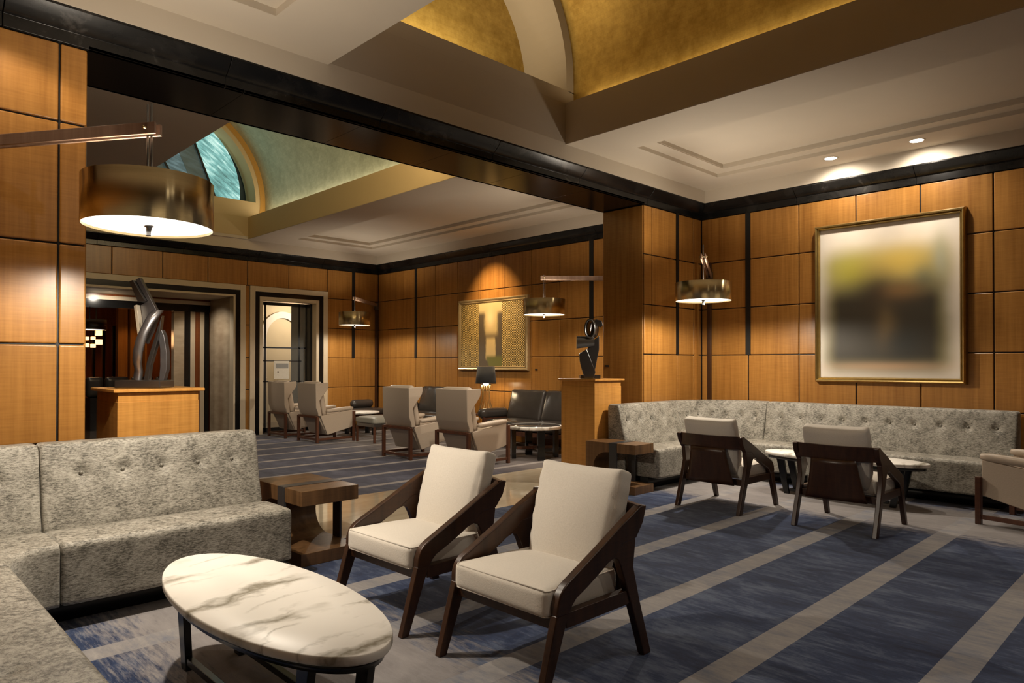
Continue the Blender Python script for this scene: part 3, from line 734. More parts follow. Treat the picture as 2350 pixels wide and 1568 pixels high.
# ---- sectional sofas
def sect_path(kind, **k): return k
def sweep(name, prof, path, s0, s1, m, parent, step=.022, disp=None, round_end=.025):
    """profile (d, z) closed polygon swept along path(s) -> point, inward normal; ends drawn in a little"""
    n = max(2, int((s1-s0)/step)); P = []
    cd = sum(p[0] for p in prof)/len(prof); cz = sum(p[1] for p in prof)/len(prof)
    svals = [s0, s0, s0+round_end*.15, s0+round_end*.5]+[s0+round_end+(s1-s0-2*round_end)*i/n for i in range(n+1)]+[s1-round_end*.5, s1-round_end*.15, s1, s1]
    ins = [.0, round_end, round_end*.45, round_end*.12]
    for i, s in enumerate(svals):
        e = min(i, len(svals)-1-i)
        row = []
        p, nn = path(s)
        for (d, z) in prof:
            dd, zz = d, z
            if e == 0: dd, zz = cd+(d-cd)*.02, cz+(z-cz)*.02
            elif e < 4:
                L = math.hypot(d-cd, z-cz); k = max(0, 1-ins[e]/max(L, .05)); dd, zz = cd+(d-cd)*k, cz+(z-cz)*k
            if disp and e >= 3: dd, zz = disp(s, dd, zz)
            row.append((p[0]+nn[0]*dd, p[1]+nn[1]*dd, zz))
        P.append(row)
    return MB().grid(P, closed_v=True).build(name, m, parent)
def dense(poly, step=.02):
    out = []
    for i in range(len(poly)):
        a, b_ = poly[i], poly[(i+1) % len(poly)]; L = math.dist(a, b_); k = max(1, round(L/step))
        out += [(a[0]+(b_[0]-a[0])*j/k, a[1]+(b_[1]-a[1])*j/k) for j in range(k)]
    return out
D = .68
back_prof = dense([(0, .12), (.0, .87)]+arc(.03, .87, .03, 180, 90, 3)+arc(.12, .865, .035, 90, 10, 4)+[(.20, .66), (.262, .44), (.27, .12)])
seat_prof = dense([(.225, .13), (.215, .425)]+[(.34, .446), (.5, .448)]+arc(D-.035, .41, .035, 85, 0, 4)+[(D, .13)])
plinth_prof = [(.10, .003), (.10, .13), (D-.17, .13), (D-.17, .003)]
def sofa(name, loc, segs, path, label, btn, plinth_d=.17):
    root = thing(name, loc, label, 'sofa')
    def lp(s):
        p, n = path(s); return (p[0]-loc[0], p[1]-loc[1]), n
    for (s0, s1, bs) in segs:
        def db(s, d, z):
            if d > .08:
                for q in bs:
                    r2 = ((s-q)/.034)**2+((z-.725)/.034)**2; k = math.exp(-r2)
                    fold = math.exp(-((s-q)/.012)**2)*max(0, 1-abs(z-.725)/.16)*.006
                    d -= .030*k+fold*1.4
                d += .010*math.sin(PI*min(1, max(0, (z-.44)/.45)))*min(1, (s-s0)/.08, (s1-s)/.08)
            return d, z
        def ds(s, d, z):
            if z > .40:
                for q in bs:
                    k = math.exp(-((s-q)/.035)**2-((d-.47)/.035)**2); z -= .014*k
            return d, z
        bk = sweep('backrest', back_prof, lp, s0+.003, s1-.003, MVEL, root, disp=db)
        sweep('seat', seat_prof, lp, s0+.003, s1-.003, MVEL, root, disp=ds)
        for q in bs:
            p, n = lp(q); MB().lathe([(.0, .008), (.009, .006), (.013, 0), (.0, -.004)], (0, 0), 10).build('button', MVEL, bk, loc=(p[0]+n[0]*.171, p[1]+n[1]*.171, .725), rot=(0, PI/2, math.atan2(n[1], n[0])))
    S0, S1 = segs[0][0], segs[-1][1]
    sweep('plinth', plinth_prof, lp, S0+.06, S1-.06, MPLINTH, root, step=.1, round_end=.001)
    return root
def btns(a, b_, n): return [a+(b_-a)*i/(n-1) for i in range(n)]
# right: start at left end on the partition (x=6.28), corner arc, then along the right wall to y=1.40
XW, YW, RC = 8.31, 4.885, .86
LA = (XW-RC)-6.28; LB = RC*PI/2
def path_r(s):
    if s < LA: return (6.28+s, YW), (0, -1)
    if s < LA+LB:
        a = PI/2-(s-LA)/RC; return (XW-RC+RC*math.cos(a), YW-RC+RC*math.sin(a)), (-math.cos(a), -math.sin(a))
    return (XW, YW-RC-(s-LA-LB)), (-1, 0)
LC = (YW-RC)-1.385
J1, J2 = LA+.02, LA+LB+.12
sofa('sectional_sofa', (7.9, 4.4, 0), [(0, J1, btns(.13, J1-.12, 5)), (J1, J2, btns(J1+.20, J2-.14, 6)), (J2, LA+LB+LC, btns(J2+.18, LA+LB+LC-.17, 10))], path_r,
     'long curved grey chenille banquette sofa under the large abstract painting', 5)
# left: from right end x=2.06 going left, corner, then down the left wall
XL, YL, RL = -.10, 4.76, .92
def path_l(s):
    A = 2.065-(XL+RL)
    if s < A: return (2.065-s, YL), (0, -1)
    if s < A+RL*PI/2:
        a = PI/2+(s-A)/RL; return (XL+RL+RL*math.cos(a), YL-RL+RL*math.sin(a)), (-math.cos(a), -math.sin(a))
    return (XL, YL-RL-(s-A-RL*PI/2)), (1, 0)
A_ = 2.065-(XL+RL)
sofa('sectional_sofa', (.3, 4.3, 0), [(0, A_, btns(.18, A_-.2, 5)), (A_, A_+RL*PI/2, btns(A_+.25, A_+RL*PI/2-.25, 4)), (A_+RL*PI/2, A_+RL*PI/2+2.4, btns(A_+RL*PI/2+.2, A_+RL*PI/2+2.2, 8))], path_l,
     'grey chenille corner banquette sofa in the left foreground beside the oval marble table', 5)
# ---- open-arm lounge chairs (face local +x)
def lounge(loc, rz, label, group):
    r = thing('lounge_chair', loc, label, 'chair', group, rz)
    for s in (-1, 1):
        y0, y1 = s*.298, s*.340
        arm = [(.277, .325), (.274, .372)]+[(.259, .41), (.234, .437), (.205, .453)]+[(.15, .480), (.0, .553), (-.15, .630), (-.30, .700), (-.345, .694), (-.318, .62), (-.265, .555), (-.215, .548), (-.165, .545), (-.125, .518), (-.02, .458), (.08, .408), (.155, .376), (.182, .352), (.202, .322)]
        MB().prism(arm, y0, y1, 'y').build('arm', MDARKW, r, bevel=.008, segs=3)
        MB().prism([(.202, .330), (.277, .330), (.374, .0), (.330, .0)], y0+s*.002, y1-s*.002, 'y').build('front_leg', MDARKW, r, bevel=.006)
        MB().prism([(-.055, .478), (-.10, .492), (-.128, .482), (-.148, .45), (-.226, .264), (-.325, .0), (-.382, .0), (-.292, .264), (-.243, .43), (-.262, .556), (-.15, .57), (-.06, .53)], y0+s*.002, y1-s*.002, 'y').build('rear_leg', MDARKW, r, bevel=.006)
    MB().box(.225, -.30, .262, .265, .30, .322).build('front_rail', MDARKW, r, bevel=.004)
    MB().box(-.25, -.30, .245, -.21, .30, .300).build('rear_rail', MDARKW, r, bevel=.004)
    for s in (-1, 1): MB().box(-.23, s*.290, .262, .21, s*.330, .326).build('side_rail', MDARKW, r, bevel=.004)
    # curved top rail
    P = []
    for i in range(25):
        y = -.335+.67*i/24; u = -.300-.085*(1-(y/.335)**2)
        P.append([(u-.012, y, .700), (u-.012+.030, y, .700), (u+.045, y, .580), (u+.015, y, .580)])
    b = MB().grid(P, closed_v=True); b.sm = [False]*len(b.sm)
    b.add(P[0]+P[-1], [(0, 1, 2, 3), (7, 6, 5, 4)]); b.build('top_rail', MDARKW, r, bevel=.004)
    # tapering back splat
    P = []
    for i in range(9):
        k = i/8; z = .585-.335*k; w = .178+.065*k**1.3; u = -.355+.045*k
        P.append([(u-.035*(1-(j/6-1)**2)*(1-k*.6), (j/6-1)*w, z) for j in range(13)])
    b = MB().grid(P); P2 = [[(p[0]+.014, p[1], p[2]) for p in row] for row in P]
    b.grid(P2); n0 = 9*13
    ed = [(0, j) for j in range(13)]+[(i, 12) for i in range(1, 9)]+[(8, j) for j in range(11, -1, -1)]+[(i, 0) for i in range(7, 0, -1)]
    idx = [i*13+j for i, j in ed]
    b.f += [(idx[i], idx[(i+1) % len(idx)], idx[(i+1) % len(idx)]+n0, idx[i]+n0) for i in range(len(idx))]; b.sm += [False]*len(idx)
    b.build('back_splat', MDARKW, r)
    def seatfn(p, c):
        k = 1-.07*(1-(c.x+1)/2); p.y *= k; return p
    sc = rbox('seat_cushion', .500, .594, .118, MLIN, r, (.045, 0, .363), (0, math.radians(-1.0), 0), .026, (.006, .0, .026), fn=seatfn)
    for zz in (.0518, -.0518):
        cr = [(.2426*sx, sy*.2894) for sx, sy in ((1, 1), (-1, .93), (-1, -.93), (1, -1))]; pth = []
        for i in range(4):
            a_, b2, c_ = Vector(cr[i-1]), Vector(cr[i]), Vector(cr[(i+1) % 4])
            for k in range(5):
                q = b2+(a_-b2).normalized()*.014*(1-k/4)+(c_-b2).normalized()*.014*(k/4); pth.append((q.x, q.y, zz))
        MB().tube(pth+[pth[0]], .0038, 6).build('piping', MLIN, sc)
    def backfn(p, c):
        k = max(0, c.z); w = 1+.02*k-.10*(max(0, -c.z)); p.y *= w
        wr = .0022*math.sin(c.z*17+c.y*3)*abs(c.y)**4; p.y += wr*math.copysign(1, c.y); p.x += wr*.7
        p.z += (.016*abs(c.y)**3-.004)*k
        return p
    rbox('back_cushion', .115, .500, .520, MLIN, r, (-.236, 0, .592), (0, math.radians(-17), 0), .032, (.042, .010, .008), n=20, fn=backfn)
    return r
ch = lounge((2.372, 2.222, 0), PI, 'cream linen lounge chair with dark open arms nearest the camera', 'cream linen lounge chairs with dark open frames')
copy_thing(ch, (2.372, 3.165, 0), PI+.01, 'second cream linen lounge chair with dark arms, beside the left oak side table')
copy_thing(ch, (6.155, 3.345, 0), -.02, 'dark-backed lounge chair seen from behind, the left one facing the curved sofa')
copy_thing(ch, (6.145, 2.215, 0), .0, 'dark-backed lounge chair seen from behind, the right one facing the curved sofa')
# ---- oval marble tables
def oval(loc, a, b_, ztop, label, rz=0):
    r = thing('oval_table', loc, label, 'table', 'oval marble-topped coffee tables', rz); n = 72
    def el(k, z, n=n): return [(b_*k*math.cos(2*PI*i/n), a*(1-(1-k)*b_/a)*math.sin(2*PI*i/n), z) for i in range(n)]
    def el0(k, z): return [(b_*k*math.cos(2*PI*i/n), a*k*math.sin(2*PI*i/n), z) for i in range(n)]
    rows = [el0(.0, ztop), el0(.5, ztop), el(.985, ztop), el(.997, ztop-.004), el(1.0, ztop-.011), el(1.0, ztop-.026), el(.985, ztop-.033), el0(.5, ztop-.033), el0(.0, ztop-.033)]
    q = MB().grid(rows, closed_v=True); q.build('tabletop', MMARB, r)
    rows = [el(.84, ztop-.034), el(.90, ztop-.034), el(.90, ztop-.066), el(.84, ztop-.066)]
    MB().grid(rows, closed_u=True, closed_v=True).build('apron', MBLACK, r)
    for sx in (-1, 1):
        for sy in (-1, 1):
            MB().prism([(sy*a*.68, ztop-.06), (sy*a*.78, ztop-.06), (sy*a*.68, 0), (sy*a*.61, 0)], sx*b_*.40-.016, sx*b_*.40+.016, 'x').build('leg', MBLACK, r, bevel=.003)
        MB().bar((sx*b_*.40, -a*.60, .045), (sx*b_*.40, a*.60, .045), .03, .03).build('stretcher', MBLACK, r, bevel=.003)
    return r
ot = oval((1.245, 2.700, 0), .790, .295, .425, 'large oval white marble coffee table in the left foreground')
copy_thing(ot, (7.28, 2.70, 0), 0, 'oval white marble coffee table between the curved sofa and the two dark-backed chairs')
# ---- chunky C-shaped side tables
def side_table(loc, w, L, H, label):
    r = thing('side_table', loc, label, 'side table', 'chunky wooden side tables with metal bands')
    prof = [(0, H), (L, H), (L, 0), (0, 0), (0, .085), (L-.30, .085)]+arc(L-.30, .085+(H-.185)/2, (H-.185)/2, -90, 90, 14, rx=.19)+[(L-.30, H-.10), (0, H-.10)]
    MB().prism(prof, 0, w, 'x').build('body', MTABW, r, bevel=.003)
    for k in (0, 1):
        x0, x1 = (-.006, .010) if k == 0 else (w-.010, w+.006)
        MB().box(x0, .235, 0.0, x1, .335, H+.002).build('band', MBAND, r, bevel=.001)
    MB().box(.0, .235, H-.001, w, .335, H+.003).build('band', MBAND, r)
    return r
side_table((2.222, 4.275, 0), .435, .715, .50, 'low chunky oak side table between the left sofa and the cream chairs')
side_table((5.905, 4.235, 0), .33, .66, .515, 'low chunky oak side table at the left end of the curved sofa')
# ---- pedestals
def pedestal(loc, sx, sy, H, label):
    r = thing('pedestal', loc, label, 'pedestal', 'veneered sculpture pedestals')
    MB().box(-sx/2, -sy/2, 0, sx/2, sy/2, H-.085).build('body', MPED, r, bevel=.003)
    b = MB()
    b.box(-sx/2+.004, -sy/2+.004, H-.085, sx/2-.004, sy/2-.004, H-.025); b.build('neck', MPED, r)
    MB().box(-sx/2-.03, -sy/2-.03, H-.022, sx/2+.03, sy/2+.03, H).build('top', MPED, r, bevel=.005)
    return r
pedestal((1.565, 5.235, 0), .51, .50, 1.185, 'honey veneer pedestal behind the left sofa, carrying the leaning steel sculpture')
pedestal((6.35, 5.18, 0), .49, .50, 1.185, 'tall honey veneer pedestal by the right pillar, carrying the dark looped sculpture')
# ---- sculptures; local frame: u to the right, z up, d in depth (turned to face the lounge)
def plate(pts, d0, d1, name, m, parent, bevel=.004, tilt=0):
    o = MB().prism(pts, d0, d1, 'y').build(name, m, parent, bevel=bevel)
    o.rotation_euler = (0, 0, tilt); return o
def ribbon(path, w, th, name, m, parent, bevel=.003, d0=0, wend=None):
    """flat bar bent in the u-z plane; its broad side spans depth w"""
    P = []; n = len(path)
    for i, (u, z) in enumerate(path):
        a = path[max(0, i-1)]; c = path[min(n-1, i+1)]; t = Vector((c[0]-a[0], c[1]-a[1])).normalized(); nn = Vector((-t.y, t.x))*th/2
        ww = w+(wend-w)*i/(n-1) if wend else w
        P.append([(u+nn.x, d0-ww/2, z+nn.y), (u+nn.x, d0+ww/2, z+nn.y), (u-nn.x, d0+ww/2, z-nn.y), (u-nn.x, d0-ww/2, z-nn.y)])
    b = MB().grid(P, closed_v=True); b.sm = [False]*len(b.sm); b.add(P[0]+P[-1], [(0, 1, 2, 3), (7, 6, 5, 4)])
    return b.build(name, m, parent, bevel=bevel)
RZ = yaw-PI/2
s1 = thing('sculpture', (1.535, 5.20, 1.186), 'tall leaning steel sculpture of crossed flat bars on the left pedestal', 'sculpture', rz=RZ)
c1 = 4.9/1594.55/3.823   # metres per picture unit of the enlargement the shapes were read from
def K1(*p): return [((x-560)*c1, (1090-y)*c1) for x, y in p]
MB().box(-.155, -.10, 0, .155, .10, .052).build('base', MBRONZE, s1, bevel=.006)
plate(K1((425, 178), (460, 165), (565, 345), (500, 355), (495, 340)), -.01, .07, 'bar', MBRONZE, s1)
plate(K1((458, 160), (497, 140), (640, 415), (652, 470), (610, 600), (556, 715), (545, 690), (505, 380), (565, 345)), .02, .06, 'blade', MSTEELD, s1)
plate(K1((672, 640), (700, 590), (722, 640), (745, 780), (747, 930), (718, 1040), (680, 1032), (690, 900), (688, 760)), .00, .05, 'curved_blade', MSTEELD, s1)
plate(K1((482, 390), (505, 380), (548, 700), (530, 742)), -.03, .02, 'edge_strip', simple('polished_edge', (.75, .66, .5), .3, .6), s1, .001)
rb = []
for (xa, ya, xb, yb) in ((662, 424, 742, 432), (640, 462, 725, 478), (618, 530, 690, 545), (590, 610, 650, 640), (560, 680, 632, 700), (530, 770, 600, 790), (505, 850, 575, 880), (490, 930, 555, 960), (480, 1015, 545, 1035)):
    (ua, za_), (ub, zb_) = K1((xa, ya), (xb, yb)); k = len(rb)/8
    dd = -.05-.07*math.sin(PI*min(1, k*1.15)) if k < .87 else -.03
    rb.append([(ua, dd, za_), (ub, dd-.012, zb_), (ub, dd+.018, zb_), (ua, dd+.03, za_)])
b = MB().grid(rb, closed_v=True); b.sm = [True]*len(b.sm); b.add(rb[0]+rb[-1], [(0, 1, 2, 3), (7, 6, 5, 4)]); b.build('ribbon_bar', MSTEEL, s1)
plate(K1((715, 470), (700, 600), (660, 760), (620, 900), (604, 1038), (560, 1036), (585, 880), (640, 700), (690, 540)), -.02, .02, 'inner_blade', MBRONZE, s1)
s2 = thing('sculpture', (6.30, 5.16, 1.186), 'dark bronze sculpture of stacked loops and curved blades on the right pedestal', 'sculpture', rz=RZ)
c2 = 8.1/1594.55/3.648
def K2(*p): return [((x-295)*c2, (575-y)*c2) for x, y in p]
MB().box(-.115, -.08, 0, .115, .08, .04).build('base', MBRONZE, s2, bevel=.004)
b = MB(); P = []
for i in range(29):      # tall closed loop, turned so that its outer face shows on the left
    a = 2*PI*i/28; (u0, z0), = K2((310+44*math.cos(a), 160-82*math.sin(a)))
    row = []
    for (dd, k) in ((-.055, 1), (.055, 1), (.055, .80), (-.055, .80)):
        (u1, z1), = K2((310+44*k*math.cos(a), 160-(82*k if k == 1 else 70)*math.sin(a))); row.append((u1+dd*.55, dd, z1))
    P.append(row)
b.grid(P, closed_v=True); b.build('loop', MBRONZE, s2)
b = MB(); P = []
for i in range(15):      # half-drum lying along u
    a = PI*i/14; (u0, z0), (u1, _q) = K2((184, 326), (330, 300)); r0, hh = .062, (326-222)*c2
    P.append([(u0, -.01-r0*math.cos(a), z0+hh*math.sin(a)), (u1, .01-r0*math.cos(a), z0+.03+(hh-.03)*math.sin(a))])
b.grid(P); b.add([p[0] for p in P], [tuple(range(15))]); b.add([p[1] for p in P], [tuple(range(14, -1, -1))])
b.add([P[0][0], P[0][1], P[-1][1], P[-1][0]], [(0, 1, 2, 3)]); b.build('half_drum', MBRONZE, s2)
plate(K2((200, 370), (262, 330), (290, 400), (335, 520), (320, 572), (245, 572), (222, 500), (205, 430)), -.10, -.05, 'front_blade', MBRONZE, s2, .008)
plate(K2((325, 255), (360, 230), (372, 215), (372, 330), (350, 440), (325, 560), (290, 560), (275, 420), (275, 325)), -.03, .05, 'rear_blade', MBRONZE, s2, .008)
plate(K2((345, 78), (395, 90), (405, 130), (385, 150), (360, 130), (350, 220), (300, 225), (310, 120)), .0, .05, 'hook', MBRONZE, s2, .006)
# ---- wing chairs (face local +x)
def wing_chair(loc, rz, label, low=False):
    r = thing('wing_chair' if not low else 'club_chair', loc, label, 'armchair', 'taupe leather wing chairs' if not low else None, rz)
    W_ = .33; zt = 1.02 if not low else .62
    for s in (-1, 1):
        for nm, u, zt_ in (('rear_leg', -.365, .455), ('front_leg', .345, .52 if not low else .40)):
            MB().box(u-.022, s*W_-.022, 0, u+.022, s*W_+.022, zt_).build(nm, MROSE, r, bevel=.004)
        MB().box(-.345, s*W_-.012, .045, .325, s*W_+.012, .082).build('rung', MROSE, r, bevel=.003)
        MB().prism([(-.30, .46), (.325, .545), (.325, .245), (.25, .225), (-.16, .13), (-.17, .15)], s*(W_-.045), s*(W_-.008), 'y').build('side_panel', MLEA, r, bevel=.008)
        rbox('arm_pad', .52, .075, .06, MLEA, r, (.085, s*(W_-.035), .555), (0, math.radians(-4), 0), .025, (0, .004, .008), n=6)
        if not low:
            wg = [(-.385, 1.02), (-.155, 1.03), (-.15, .97), (-.165, .92), (-.22, .85), (-.275, .79), (-.32, .72), (-.325, .60), (-.29, .50), (-.27, .46), (-.34, .46), (-.375, .70)]
            MB().prism(wg, s*(W_-.035), s*(W_-.001), 'y').build('wing', MLEA, r, bevel=.008)
    MB().box(-.385, -W_+.02, .425, -.345, W_-.02, .465).build('rear_rail', MROSE, r, bevel=.003)
    MB().box(-.38, -W_+.02, .045, -.35, W_-.02, .082).build('rung', MROSE, r, bevel=.003)
    if not low:
        P = [(-.395, 1.02), (-.36, 1.02), (-.315, .70), (-.27, .46), (-.325, .46), (-.385, .60)]
        MB().prism(P, -W_+.002, W_-.002, 'y').build('back_panel', MLEA, r, bevel=.010)
        rbox('back_cushion', .10, .55, .60, MLEA, r, (-.235, 0, .75), (0, math.radians(-11), 0), .04, (.03, .0, .0), n=8)
    else:
        rbox('back_cushion', .11, .55, .26, MLEA, r, (-.27, 0, .52), (0, math.radians(-8), 0), .04, (.02, 0, 0), n=8)
        rbox('back_panel', .05, .60, .30, MLEA, r, (-.33, 0, .45), (0, math.radians(-6), 0), .02, n=6)
    MB().prism([(-.335, .455), (-.16, .13), (-.13, .14), (-.30, .46)], -W_+.05, W_-.05, 'y').build('lower_back', MLEA, r, bevel=.006)
    MB().prism([(-.14, .13), (.30, .24), (.30, .32), (-.2, .28)], -W_+.05, W_-.05, 'y').build('seat_base', MLEA, r, bevel=.006)
    rbox('seat_cushion', .56, .56, .14, MLEA, r, (.04, 0, .40), (0, math.radians(-4), 0), .04, (0, 0, .02), n=8)
    return r
wc = wing_chair((6.255, 7.17, 0), 0, 'taupe wing chair seen from behind, rightmost and nearest in the far room')
copy_thing(wc, (6.155, 8.30, 0), 0, 'taupe wing chair seen from behind, second from the right, right of the footstool')
copy_thing(wc, (6.25, 11.10, 0), 0, 'taupe leather wing chair in full side view left of the footstool')
copy_thing(wc, (6.23, 12.22, 0), .0, 'taupe leather wing chair farthest back, beside the doorway of the far room')
wing_chair((7.225, 1.06, 0), PI/2-.19, 'low taupe leather club chair cut off by the right edge of the view', low=True)
# ---- ottoman
r = thing('footstool', (6.86, 10.36, 0), 'grey leather footstool on thin dark legs between the wing chairs', 'footstool')
rbox('cushion', .62, .60, .11, simple('grey_leather', (.26, .25, .21), .45), r, (0, 0, .38), (0, 0, 0), .035, (0, 0, .02), n=8)
MB().box(-.29, -.28, .27, .29, .28, .33).build('frame', MBRONZE, r, bevel=.004)
for sx in (-1, 1):
    for sy in (-1, 1): MB().box(sx*.28-.015, sy*.27-.015, 0, sx*.28+.015, sy*.27+.015, .28).build('leg', MROSE, r)
# ---- black leather sofas of the far room (backs to the right wall: face -x)
def leather_sofa(loc, n, cw, label, group, roll=1):
    r = thing('leather_sofa', loc, label, 'sofa', group); L = n*cw
    MB().box(-.54, 0, .22, .10, L, .29).build('frame', MROSE, r, bevel=.005)
    for u in (-.50, .04):
        for y in (.03, L-.07): MB().box(u, y, 0, u+.05, y+.05, .22).build('leg', MROSE, r)
    for i in range(n):
        yc = (i+.5)*cw
        rbox('seat_cushion', .58, cw-.012, .15, MBLEA, r, (-.25, yc, .365), (0, 0, 0), .045, (.01, 0, .025), n=10)
        def wr(p, c, i=i):
            p.x += .006*math.sin(c.y*9+i)*max(0, c.z+.2); return p
        rbox('back_cushion', .15, cw-.01, .54, MBLEA, r, (.075, yc, .655), (0, math.radians(17), 0), .05, (.035, 0, 0), n=14, fn=wr)
    if roll:
        b = rbox('arm_bolster', .60, .17, .17, MBLEA, r, (-.28, L+.06, .53), (0, 0, 0), .07, (.01, .0, .0), n=8)
        MB().box(-.55, L+.0, .22, -.0, L+.04, .48).build('arm_frame', MROSE, r)
    return r
leather_sofa((8.24, 6.95, 0), 2, .80, 'black leather sofa with glossy cushions beneath the woven picture', 'black leather sofas along the far right wall')
leather_sofa((8.24, 9.62, 0), 2, .72, 'black leather sofa glimpsed between the two nearest wing chairs', 'black leather sofas along the far right wall', 1)
# bench with bolster in the far corner
r = thing('daybed', (7.75, 12.35, 0), 'low black leather daybed with a bolster in the far corner', 'daybed')
MB().box(-.45, -.30, .25, .45, .32, .33).build('frame', MROSE, r, bevel=.005)
for sx in (-.4, .4):
    for sy in (-.25, .27): MB().box(sx-.02, sy-.02, 0, sx+.02, sy+.02, .25).build('leg', MROSE, r)
rbox('cushion', .92, .62, .12, MBLEA, r, (0, 0, .385), (0, 0, 0), .04, (0, 0, .01), n=6)
rbox('bolster', .52, .17, .17, MBLEA, r, (.06, .10, .535), (0, 0, 0), .08, n=8)
# ---- lamp table, wire lamp
r = thing('lamp_table', (8.12, 8.98, 0), 'small dark table under the wire lamp beside the leather sofa', 'table')
MB().box(-.24, -.22, .47, .22, .22, .50).build('tabletop', MROSE, r, bevel=.004)
for sx in (-.2, .18):
    for sy in (-.18, .18): MB().box(sx-.018, sy-.018, 0, sx+.018, sy+.018, .47).build('leg', MROSE, r)
r = thing('table_lamp', (8.10, 8.95, .501), 'wire hourglass table lamp with a black drum shade below the woven picture', 'lamp')
WH = .50
b = MB()
for k in range(14):
    a = 2*PI*k/14; P = []
    for i in range(13):
        t_ = i/12; rr = .045+.105*(1-t_)**2.2+.045*t_**4; P.append((rr*math.cos(a+.3*t_), rr*math.sin(a+.3*t_), WH*t_))
    b.tube(P, .0035, 5)
b.build('wire_base', simple('brass_wire', (.6, .45, .22), .3, .9), r)
for z, rr in ((.004, .152), (WH, .09)):
    MB().tube([(rr*math.cos(2*PI*k/32), rr*math.sin(2*PI*k/32), z) for k in range(33)], .005, 6).build('wire_ring', MMETAL, r)
MB().lathe([(.02, WH-.02), (.05, WH), (.04, WH+.05), (.03, WH+.09)], (0, 0), 16, True).build('bulb', emit('bulb_glow', (1, .8, .5), 60), r)
MB().lathe([(.178, WH+.015), (.182, WH+.015), (.152, WH+.31), (.148, WH+.31), (.178, WH+.015)], (0, 0), 40).build('lamp_shade', MSHADEB, r)
point('table_lamp_glow', (8.10, 8.95, 1.07), 14, (1, .62, .28), .04)
# ---- round marble table
r = thing('round_table', (7.27, 6.98, 0), 'round marble-edged table on thick black legs in front of the leather sofa', 'table')
MB().lathe([(0, .47), (.372, .47), (.372, .43), (0, .43)], (0, 0), 56).build('tabletop', simple('dark_reflection_top', (.05, .045, .04), .12), r)  # dark reflection on the marble top put into its base colour
MB().lathe([(.373, .4705), (.384, .4705), (.388, .465), (.388, .425), (.373, .42), (.373, .4705)], (0, 0), 56).build('rim', MMARB, r)
for a in (60, 150, 240, 330):
    MB().box(-.05, -.03, 0, .05, .03, .43).build('leg', MBLACK, r, (.32*math.cos(math.radians(a)), .32*math.sin(math.radians(a)), 0), (0, 0, math.radians(a+90)), bevel=.003)
MB().box(-.27, -.02, .13, .27, .02, .17).build('cross_brace', MROSE, r, rot=(0, 0, math.radians(60)))
MB().box(-.27, -.02, .13, .27, .02, .17).build('cross_brace', MROSE, r, rot=(0, 0, math.radians(150)))
# far dark table with small bright ornaments
r = thing('side_table', (7.25, 11.60, 0), 'dark low table with pale edge stones in front of the daybed', 'table')
MB().lathe([(0, .44), (.36, .44), (.36, .41), (0, .41)], (0, 0), 36).build('tabletop', MMARB, r)
for a in (30, 120, 210, 300):
    MB().box(-.04, -.025, 0, .04, .025, .41).build('leg', MBLACK, r, (.29*math.cos(math.radians(a)), .29*math.sin(math.radians(a)), 0), (0, 0, math.radians(a+90)))
# ---- white notice board on the glass door
r = thing('notice_board', (6.36, 13.10, 1.05), 'white notice with a grey printed block hung on the glass door of the far room', 'notice')
MB().box(-.15, -.012, 0, .17, .0, .36).build('board', MPAPER, r, bevel=.003)
MB().box(-.11, -.016, .215, .15, -.010, .31).build('print_block', MGREY, r)
MB().box(-.08, -.016, .13, -.05, -.010, .155).build('seal', MROSE, r)
# ---- small dark wall plates
for (x, y, z, ax, lb) in ((7.026, 5.47, 1.33, 'x', 'small dark plate on the side of the right pillar'), (XF-.004, 8.09, 1.26, 'x', 'small dark label plate on the wall right of the woven picture')):
    tag(MB().box(x-.004, y-.028, z-.012, x+.003, y+.028, z+.012).build('wall_plate', MBRONZE), lb, 'plate')
# ================================================================= BAR BEYOND THE BIG OPENING
def vis(px, y_):  # world x of picture column px at depth plane y_
    d = F+R2*((px-1175)/1594.55); return d.x/d.y*y_
# cube chandelier
r = thing('cube_chandelier', (vis(220, 17), 17.0, 1.70), 'glowing cluster of small cube lanterns in the bar seen through the wide doorway', 'chandelier')
MCUBE = emit('cube_glow', (1, .60, .25), 2.2)
k_ = 18/1594.55/3.823*.95
for (x, y_, s_) in ((130, 675, 40), (132, 745, 40), (98, 717, 24), (60, 720, 26), (98, 775, 28), (60, 772, 28), (30, 745, 30), (20, 700, 28)):
    cxx, cz_ = (x-115)*k_*1.15, (770-y_)*k_+.05
    MB().box(cxx-s_*k_/2, -.06, cz_-s_*k_/2, cxx+s_*k_/2, .06, cz_+s_*k_/2).build('cube_lantern', MCUBE, r, bevel=.004)
MB().box(-.01, -.01, .3, .01, .01, 1.05).build('stem', MMETAL, r)
point('bar_glow', (vis(220, 16.6), 16.6, 1.9), 12, (1, .5, .2), .2)
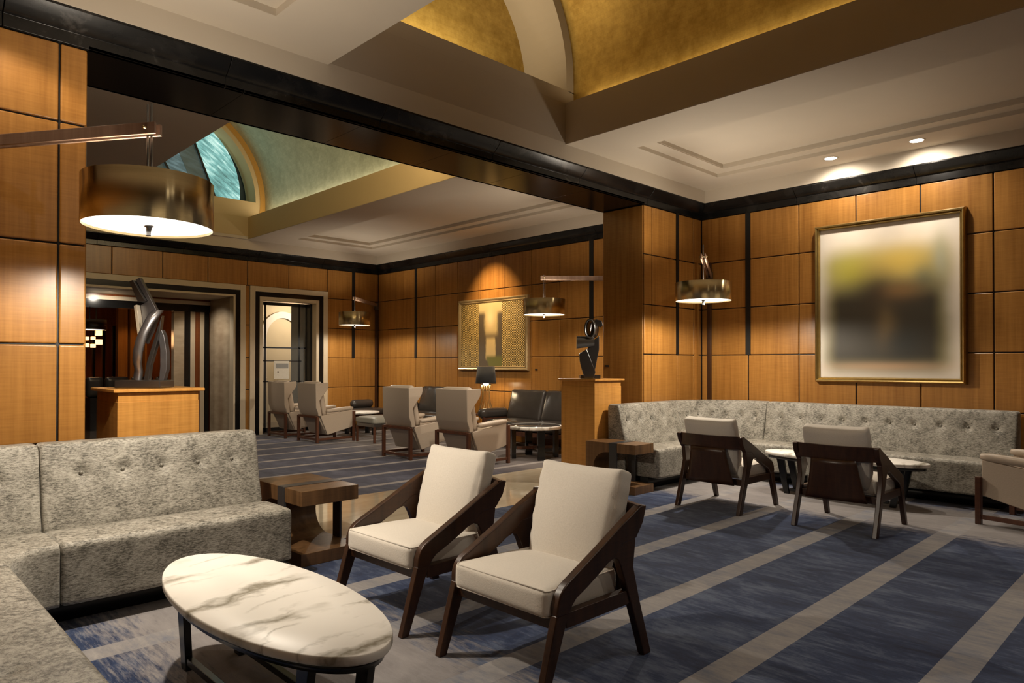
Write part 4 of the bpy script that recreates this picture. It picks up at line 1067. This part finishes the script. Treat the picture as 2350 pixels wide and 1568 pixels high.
# pendant drum
for i, (px, y_, zb) in enumerate(((205, 15.6, 2.02), (492, 17.5, 1.88))):
    x = vis(px, y_)
    r = thing('drum_pendant', (x, y_, zb), 'dark drum pendant with lit underside, %s' % ('at the left edge of the wide doorway' if i == 0 else 'in the narrow gap beside it'), 'pendant lamp', 'drum pendants in the bar')
    MB().lathe([(.28, 0), (.30, .0), (.30, .2), (.28, .2)], (0, 0), 32).build('shade', MBRONZE, r)
    MB().lathe([(0, .01), (.29, .01)], (0, 0), 32).build('diffuser', MDIFF, r)
    MB().box(-.008, -.008, .1, .008, .008, 2.75-zb).build('rod', MMETAL, r)
# booth seats
for i, (pa, pb) in enumerate(((196, 238), (240, 296), (300, 352), (356, 386))):
    xa, xb = vis(pa, 16.2), vis(pb, 16.2)
    r = thing('booth_seat', ((xa+xb)/2, 16.2, 0), 'black leather booth back in the bar, number %s from the left' % ('one two three four'.split()[i]), 'booth', 'black booth backs in the bar')
    r['label'] = ('%s black leather booth back in the row behind the steel sculpture' % ('leftmost', 'second from the left', 'third from the left', 'rightmost')[i])
    rbox('backrest', xb-xa-.02, .16, .42, MBLEA, r, (0, 0, .87), r=.06, n=6)
    MB().box(-(xb-xa)/2+.01, -.35, 0, (xb-xa)/2-.01, .08, .66).build('base', MBLACK, r)
# lit wooden columns of the bar
for i, (pa, pb) in enumerate(((268, 290), (296, 316), (330, 352))):
    y_ = 18.6
    tn[0] += 1; struct(MB().box(vis(pa, y_), y_-.1, 0, vis(pb, y_), y_+.1, 2.75).build('trim_%d' % tn[0], MW))
spot('bar_spot', (vis(300, 17.4), 17.4, 2.7), (vis(305, 18.6), 18.6, .9), 26, 70, .7, (1, .5, .2))
spot('bar_spot', (vis(450, 17.0), 17.0, 2.7), (vis(450, 19), 19, 1.0), 16, 80, .7, (1, .42, .15))
spot('portal_spot', (4.6, 13.4, 2.58), (5.2, 13.4, 1.0), 40, 120, .8, SOFT)
spot('portal_spot', (3.4, 13.4, 2.58), (3.5, 14, 2.0), 30, 120, .8, SOFT)
